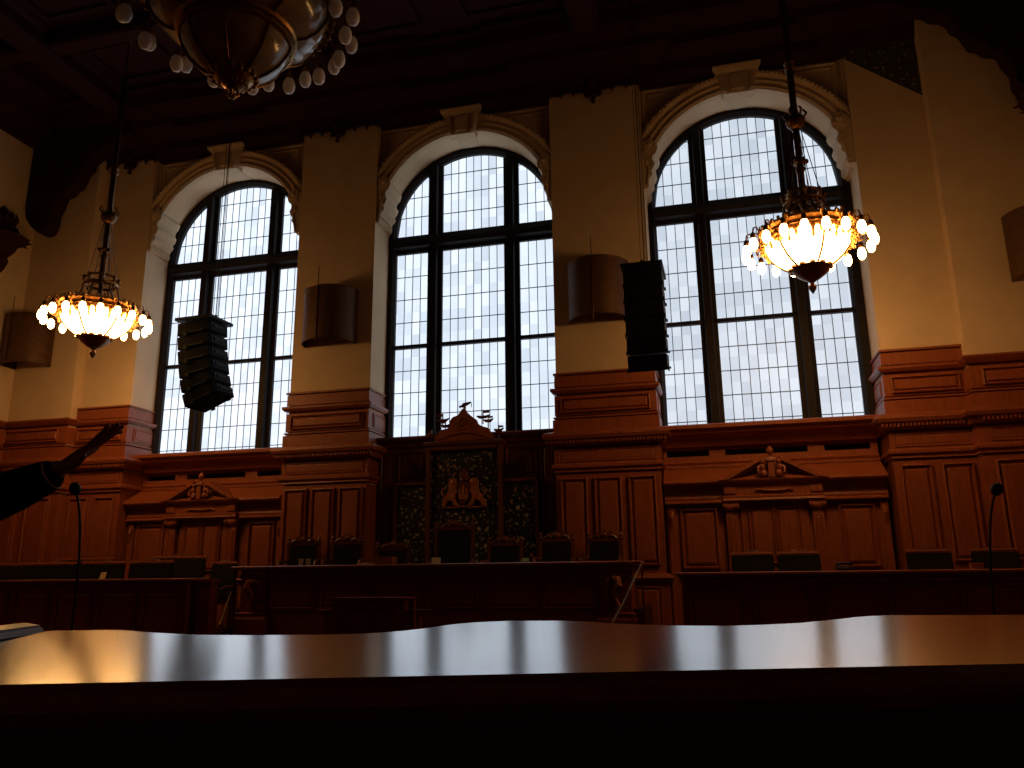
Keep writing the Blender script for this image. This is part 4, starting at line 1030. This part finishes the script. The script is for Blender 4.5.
# black case by the counter's left end, on a little shelf of the same row
CP = cpt(-.670, .955)
sh = thing('side_ledge', (CP.x, CP.y, 0), 'narrow dark wooden ledge at the left end of the counter', 'ledge')
LM = Matrix.Translation((CP.x, CP.y, 0)) @ Matrix.Rotation(CY+.16, 4, 'Z')
MB().box(-.03, .03, -.10, .10, 1.150, 1.170).xform(LM).build('ledge_top', 'black', sh)
MB().box(-.02, .02, -.03, .03, 0, 1.150).xform(LM).build('ledge_post', 'wood_dark', sh)
cs = MB().prism([(-.022, 0), (.022, 0), (.026, .009), (.022, .021), (.0, .025), (-.022, .021), (-.026, .009)], 'y', -.085, .085).xform(Matrix.Translation((0, 0, 1.1705))).xform(LM)
tag(cs.build('glasses_case', 'black_gloss', bevel=.003), 'glossy black flat case at the left end of the polished counter', 'case')

def mic(head, mid, basep, lab):
    x, y, z = basep
    t = thing('gooseneck_microphone', basep, lab, 'microphone', 'gooseneck microphones on the desk row')
    MB().lathe([(0, 0), (.045, 0), (.048, .01), (.04, .022), (.015, .03), (.011, .09), (.0, .09)], 18, (x, y, z)).build('base', 'black', t, smooth=True)
    h = Vector(head); p1 = Vector(mid); p0 = Vector((x, y, z+.085))
    pts = []
    for k in range(15):
        q = k/14; pts.append((1-q)**2*p0+2*q*(1-q)*p1+q*q*h)
    MB().tube(pts, .0032, 8).build('gooseneck', 'black', t, smooth=True)
    d = (pts[-1]-pts[-2]).normalized()
    MB().blob((0, 0, 0), .0155, .0155, .019, 16, 10).xform(Matrix.Translation(h+d*.004) @ d.to_track_quat('Z', 'Y').to_matrix().to_4x4()).build('foam_head', 'black', t, smooth=True)
mic((2.279, -11.231, 1.490), (2.298, -11.20, 1.40), (2.262, -11.17, 1.021), 'black gooseneck microphone in front of the raised arm at left')
mic((4.752, -10.60, 1.460), (4.722, -10.575, 1.40), (4.720, -10.53, 1.021), 'black gooseneck microphone standing near the right picture edge')

# ------------------------------------------------------------------ the person with the outstretched arm
def limb(b, pts, rs, n=14):
    P = [Vector(p) for p in pts]
    dense = []; dr = []
    for i in range(len(P)-1):
        for k in range(5):
            q = k/5; dense.append(P[i].lerp(P[i+1], q)); dr.append(rs[i]+(rs[i+1]-rs[i])*q)
    dense.append(P[-1]); dr.append(rs[-1])
    b.tube(dense, dr, n)
    for p, r in zip(P, rs): b.blob(p, r*.995, r*.995, r*.995, n, 10)
def fuse(o, vox, it=6):
    m = o.modifiers.new('fuse', 'REMESH'); m.mode = 'VOXEL'; m.voxel_size = vox; m.use_smooth_shade = True
    s = o.modifiers.new('soften', 'SMOOTH'); s.iterations = it; s.factor = .5
PX, PYY = 1.74, -11.50
pe = thing('person', (PX, PYY, 0), 'person in black jacket stretching an open right hand towards the windows', 'person')
WR = Vector((2.390, -11.420, 1.517)); TIP = Vector((2.560, -11.404, 1.622))
d = (TIP-WR).normalized(); sd = Vector((.74, -.62, .10)); sd = (sd-d*sd.dot(d)).normalized(); nn = d.cross(sd).normalized()
if nn.z < 0: nn = -nn
def hp(a, s_, n_): return WR+d*a+sd*s_+nn*n_
b = MB()
# head and neck
limb(b, [(PX, PYY, 1.40), (PX, PYY+.02, 1.50)], [.062, .056])
b.blob((PX, PYY+.03, 1.615), .076, .096, .115, 24, 18)
b.blob((PX, PYY+.065, 1.56), .055, .062, .06, 18, 12)
limb(b, [(PX, PYY+.118, 1.625), (PX, PYY+.138, 1.585)], [.010, .016])
b.blob((PX, PYY+.122, 1.548), .024, .012, .008, 10, 6); b.blob((PX, PYY+.115, 1.508), .02, .016, .016, 10, 6)
for s in (-1, 1):
    b.blob((PX+s*.078, PYY+.02, 1.60), .012, .022, .034, 10, 8)
    b.blob((PX+s*.034, PYY+.112, 1.648), .022, .012, .008, 10, 6)
# torso core, right arm
b.blob((PX, PYY, 1.18), .15, .10, .26, 20, 14)
limb(b, [(PX+.14, PYY+.0, 1.385), (2.175, -11.475, 1.415), WR], [.048, .040, .0255])
# palm and fingers: palm turned up, thumb towards the viewer
for a, w in ((.006, .021), (.03, .028), (.058, .034), (.082, .037)):
    for q in (-1, -.33, .33, 1): limb(b, [hp(a, q*w*.8, 0), hp(a+.016, q*w*.82, 0)], [.0125, .012], 10)
FG = [(.030, .096, .012, .018, .0078), (.010, .106, .010, .010, .0082), (-.011, .100, .006, .002, .0078), (-.031, .080, .002, -.004, .0070)]
for so, ln, r1, r2, rr in FG:
    limb(b, [hp(.094, so, 0), hp(.094+ln*.48, so*1.12, r1*.5), hp(.094+ln*.78, so*1.18, r1*.9), hp(.094+ln, so*1.2, r2)], [rr*1.12, rr, rr*.92, rr*.8], 10)
limb(b, [hp(.022, .026, -.006), hp(.050, .044, -.016), hp(.078, .052, -.020), hp(.104, .054, -.014)], [.0145, .0115, .0098, .0082], 10)
# left arm, hand
limb(b, [(PX-.16, PYY, 1.38), (PX-.22, PYY-.02, 1.10), (PX-.21, PYY+.05, .87)], [.045, .04, .028])
limb(b, [(PX-.21, PYY+.06, .85), (PX-.21, PYY+.08, .77)], [.032, .034])
for q in range(4): limb(b, [(PX-.215, PYY+.055+.018*q, .76), (PX-.205, PYY+.06+.018*q, .71), (PX-.19, PYY+.06+.018*q, .68)], [.009, .0085, .0075], 10)
limb(b, [(PX-.195, PYY+.10, .82), (PX-.18, PYY+.125, .77), (PX-.175, PYY+.125, .73)], [.012, .010, .008], 10)
# legs
for s in (-1, 1): limb(b, [(PX+s*.09, PYY, .95), (PX+s*.10, PYY+.01, .50), (PX+s*.10, PYY-.02, .10)], [.075, .05, .035])
o = b.build('body', 'skin', pe); fuse(o, .0042, 4)
b = MB()
b.blob((PX, PYY, 1.16), .185, .115, .30, 24, 16); b.blob((PX, PYY, .92), .175, .115, .16, 24, 14)
b.blob((PX, PYY, 1.34), .17, .10, .11, 24, 12)
limb(b, [(PX, PYY, 1.40), (PX, PYY+.005, 1.44)], [.075, .066])
limb(b, [(PX+.14, PYY, 1.37), (2.175, -11.475, 1.415), (2.30, -11.447, 1.468), (2.368, -11.428, 1.500)], [.075, .062, .055, .044])
limb(b, [(PX-.16, PYY, 1.37), (PX-.225, PYY-.02, 1.10), (PX-.215, PYY+.04, .90)], [.07, .06, .046])
o = b.build('jacket', 'cloth', pe); fuse(o, .009, 8)
ax = (WR-Vector((2.30, -11.447, 1.468))).normalized()
b = MB(); p0 = Vector((2.368, -11.428, 1.500))
b.lathe([(.0, -.02), (.038, -.02), (.0395, .014), (.038, .017), (.034, .016), (.030, .010), (.0, .010)], 24).xform(Matrix.Translation(p0) @ ax.to_track_quat('Z', 'Y').to_matrix().to_4x4())
b.build('shirt_cuff', 'shirt', pe, smooth=True)
b = MB()
b.blob((PX, PYY, .95), .17, .11, .12, 20, 12)
for s in (-1, 1): limb(b, [(PX+s*.09, PYY, .92), (PX+s*.105, PYY+.01, .50), (PX+s*.105, PYY-.02, .07)], [.095, .075, .062])
o = b.build('trousers', 'cloth', pe); fuse(o, .01, 6)
for s in (-1, 1):
    b = MB(); limb(b, [(PX+s*.105, PYY-.06, .045), (PX+s*.108, PYY+.06, .04), (PX+s*.115, PYY+.15, .03)], [.042, .042, .028])
    for v in b.bm.verts: v.co.z = max(v.co.z, .001)
    b.build('shoe', 'black_gloss', pe, smooth=True)
b = MB().blob((PX, PYY+.018, 1.635), .085, .100, .115, 24, 16)
for v in b.bm.verts:
    if v.co.y > PYY+.085 and v.co.z < 1.69: v.co.y = PYY+.07
    if v.co.z < 1.585: v.co.z = 1.585
b.build('hair', 'hair', pe, smooth=True)
for s in (-1, 1): MB().blob((PX+s*.033, PYY+.112, 1.632), .012, .009, .010, 12, 8).build('eye', 'eye', pe, smooth=True)

# ------------------------------------------------------------------ world, camera, view
w = bpy.data.worlds.new('World'); SC.world = w; w.use_nodes = True
bg = w.node_tree.nodes['Background']; bg.inputs['Color'].default_value = (.55, .65, .8, 1); bg.inputs['Strength'].default_value = .3

cam = bpy.data.cameras.new('Camera'); co = bpy.data.objects.new('Camera', cam); COL.objects.link(co)
cam.sensor_width = 36; cam.lens = 793.08*36/1024; cam.clip_start = .05
pitch, yaw, roll = .2359, .2470, .0113
Rz = Matrix.Rotation(yaw, 3, 'Z'); Rx = Matrix.Rotation(pitch, 3, 'X'); Ry = Matrix.Rotation(roll, 3, 'Y')
Mr = Rz @ Rx @ Ry
r_, f_, u_ = Mr.col[0], Mr.col[1], Mr.col[2]
mw = Matrix((( r_.x, u_.x, -f_.x, 3.9939), (r_.y, u_.y, -f_.y, -13.0711), (r_.z, u_.z, -f_.z, 1.2488), (0, 0, 0, 1)))
co.matrix_world = mw
SC.camera = co
SC.view_settings.view_transform = 'Standard'; SC.view_settings.look = 'None'
SC.view_settings.exposure = 0; SC.view_settings.gamma = 1; SC.view_settings.use_curve_mapping = False
SC.cycles.use_denoising = True
SC.cycles.max_bounces = 8; SC.cycles.diffuse_bounces = 5
SC.cycles.sample_clamp_indirect = 6
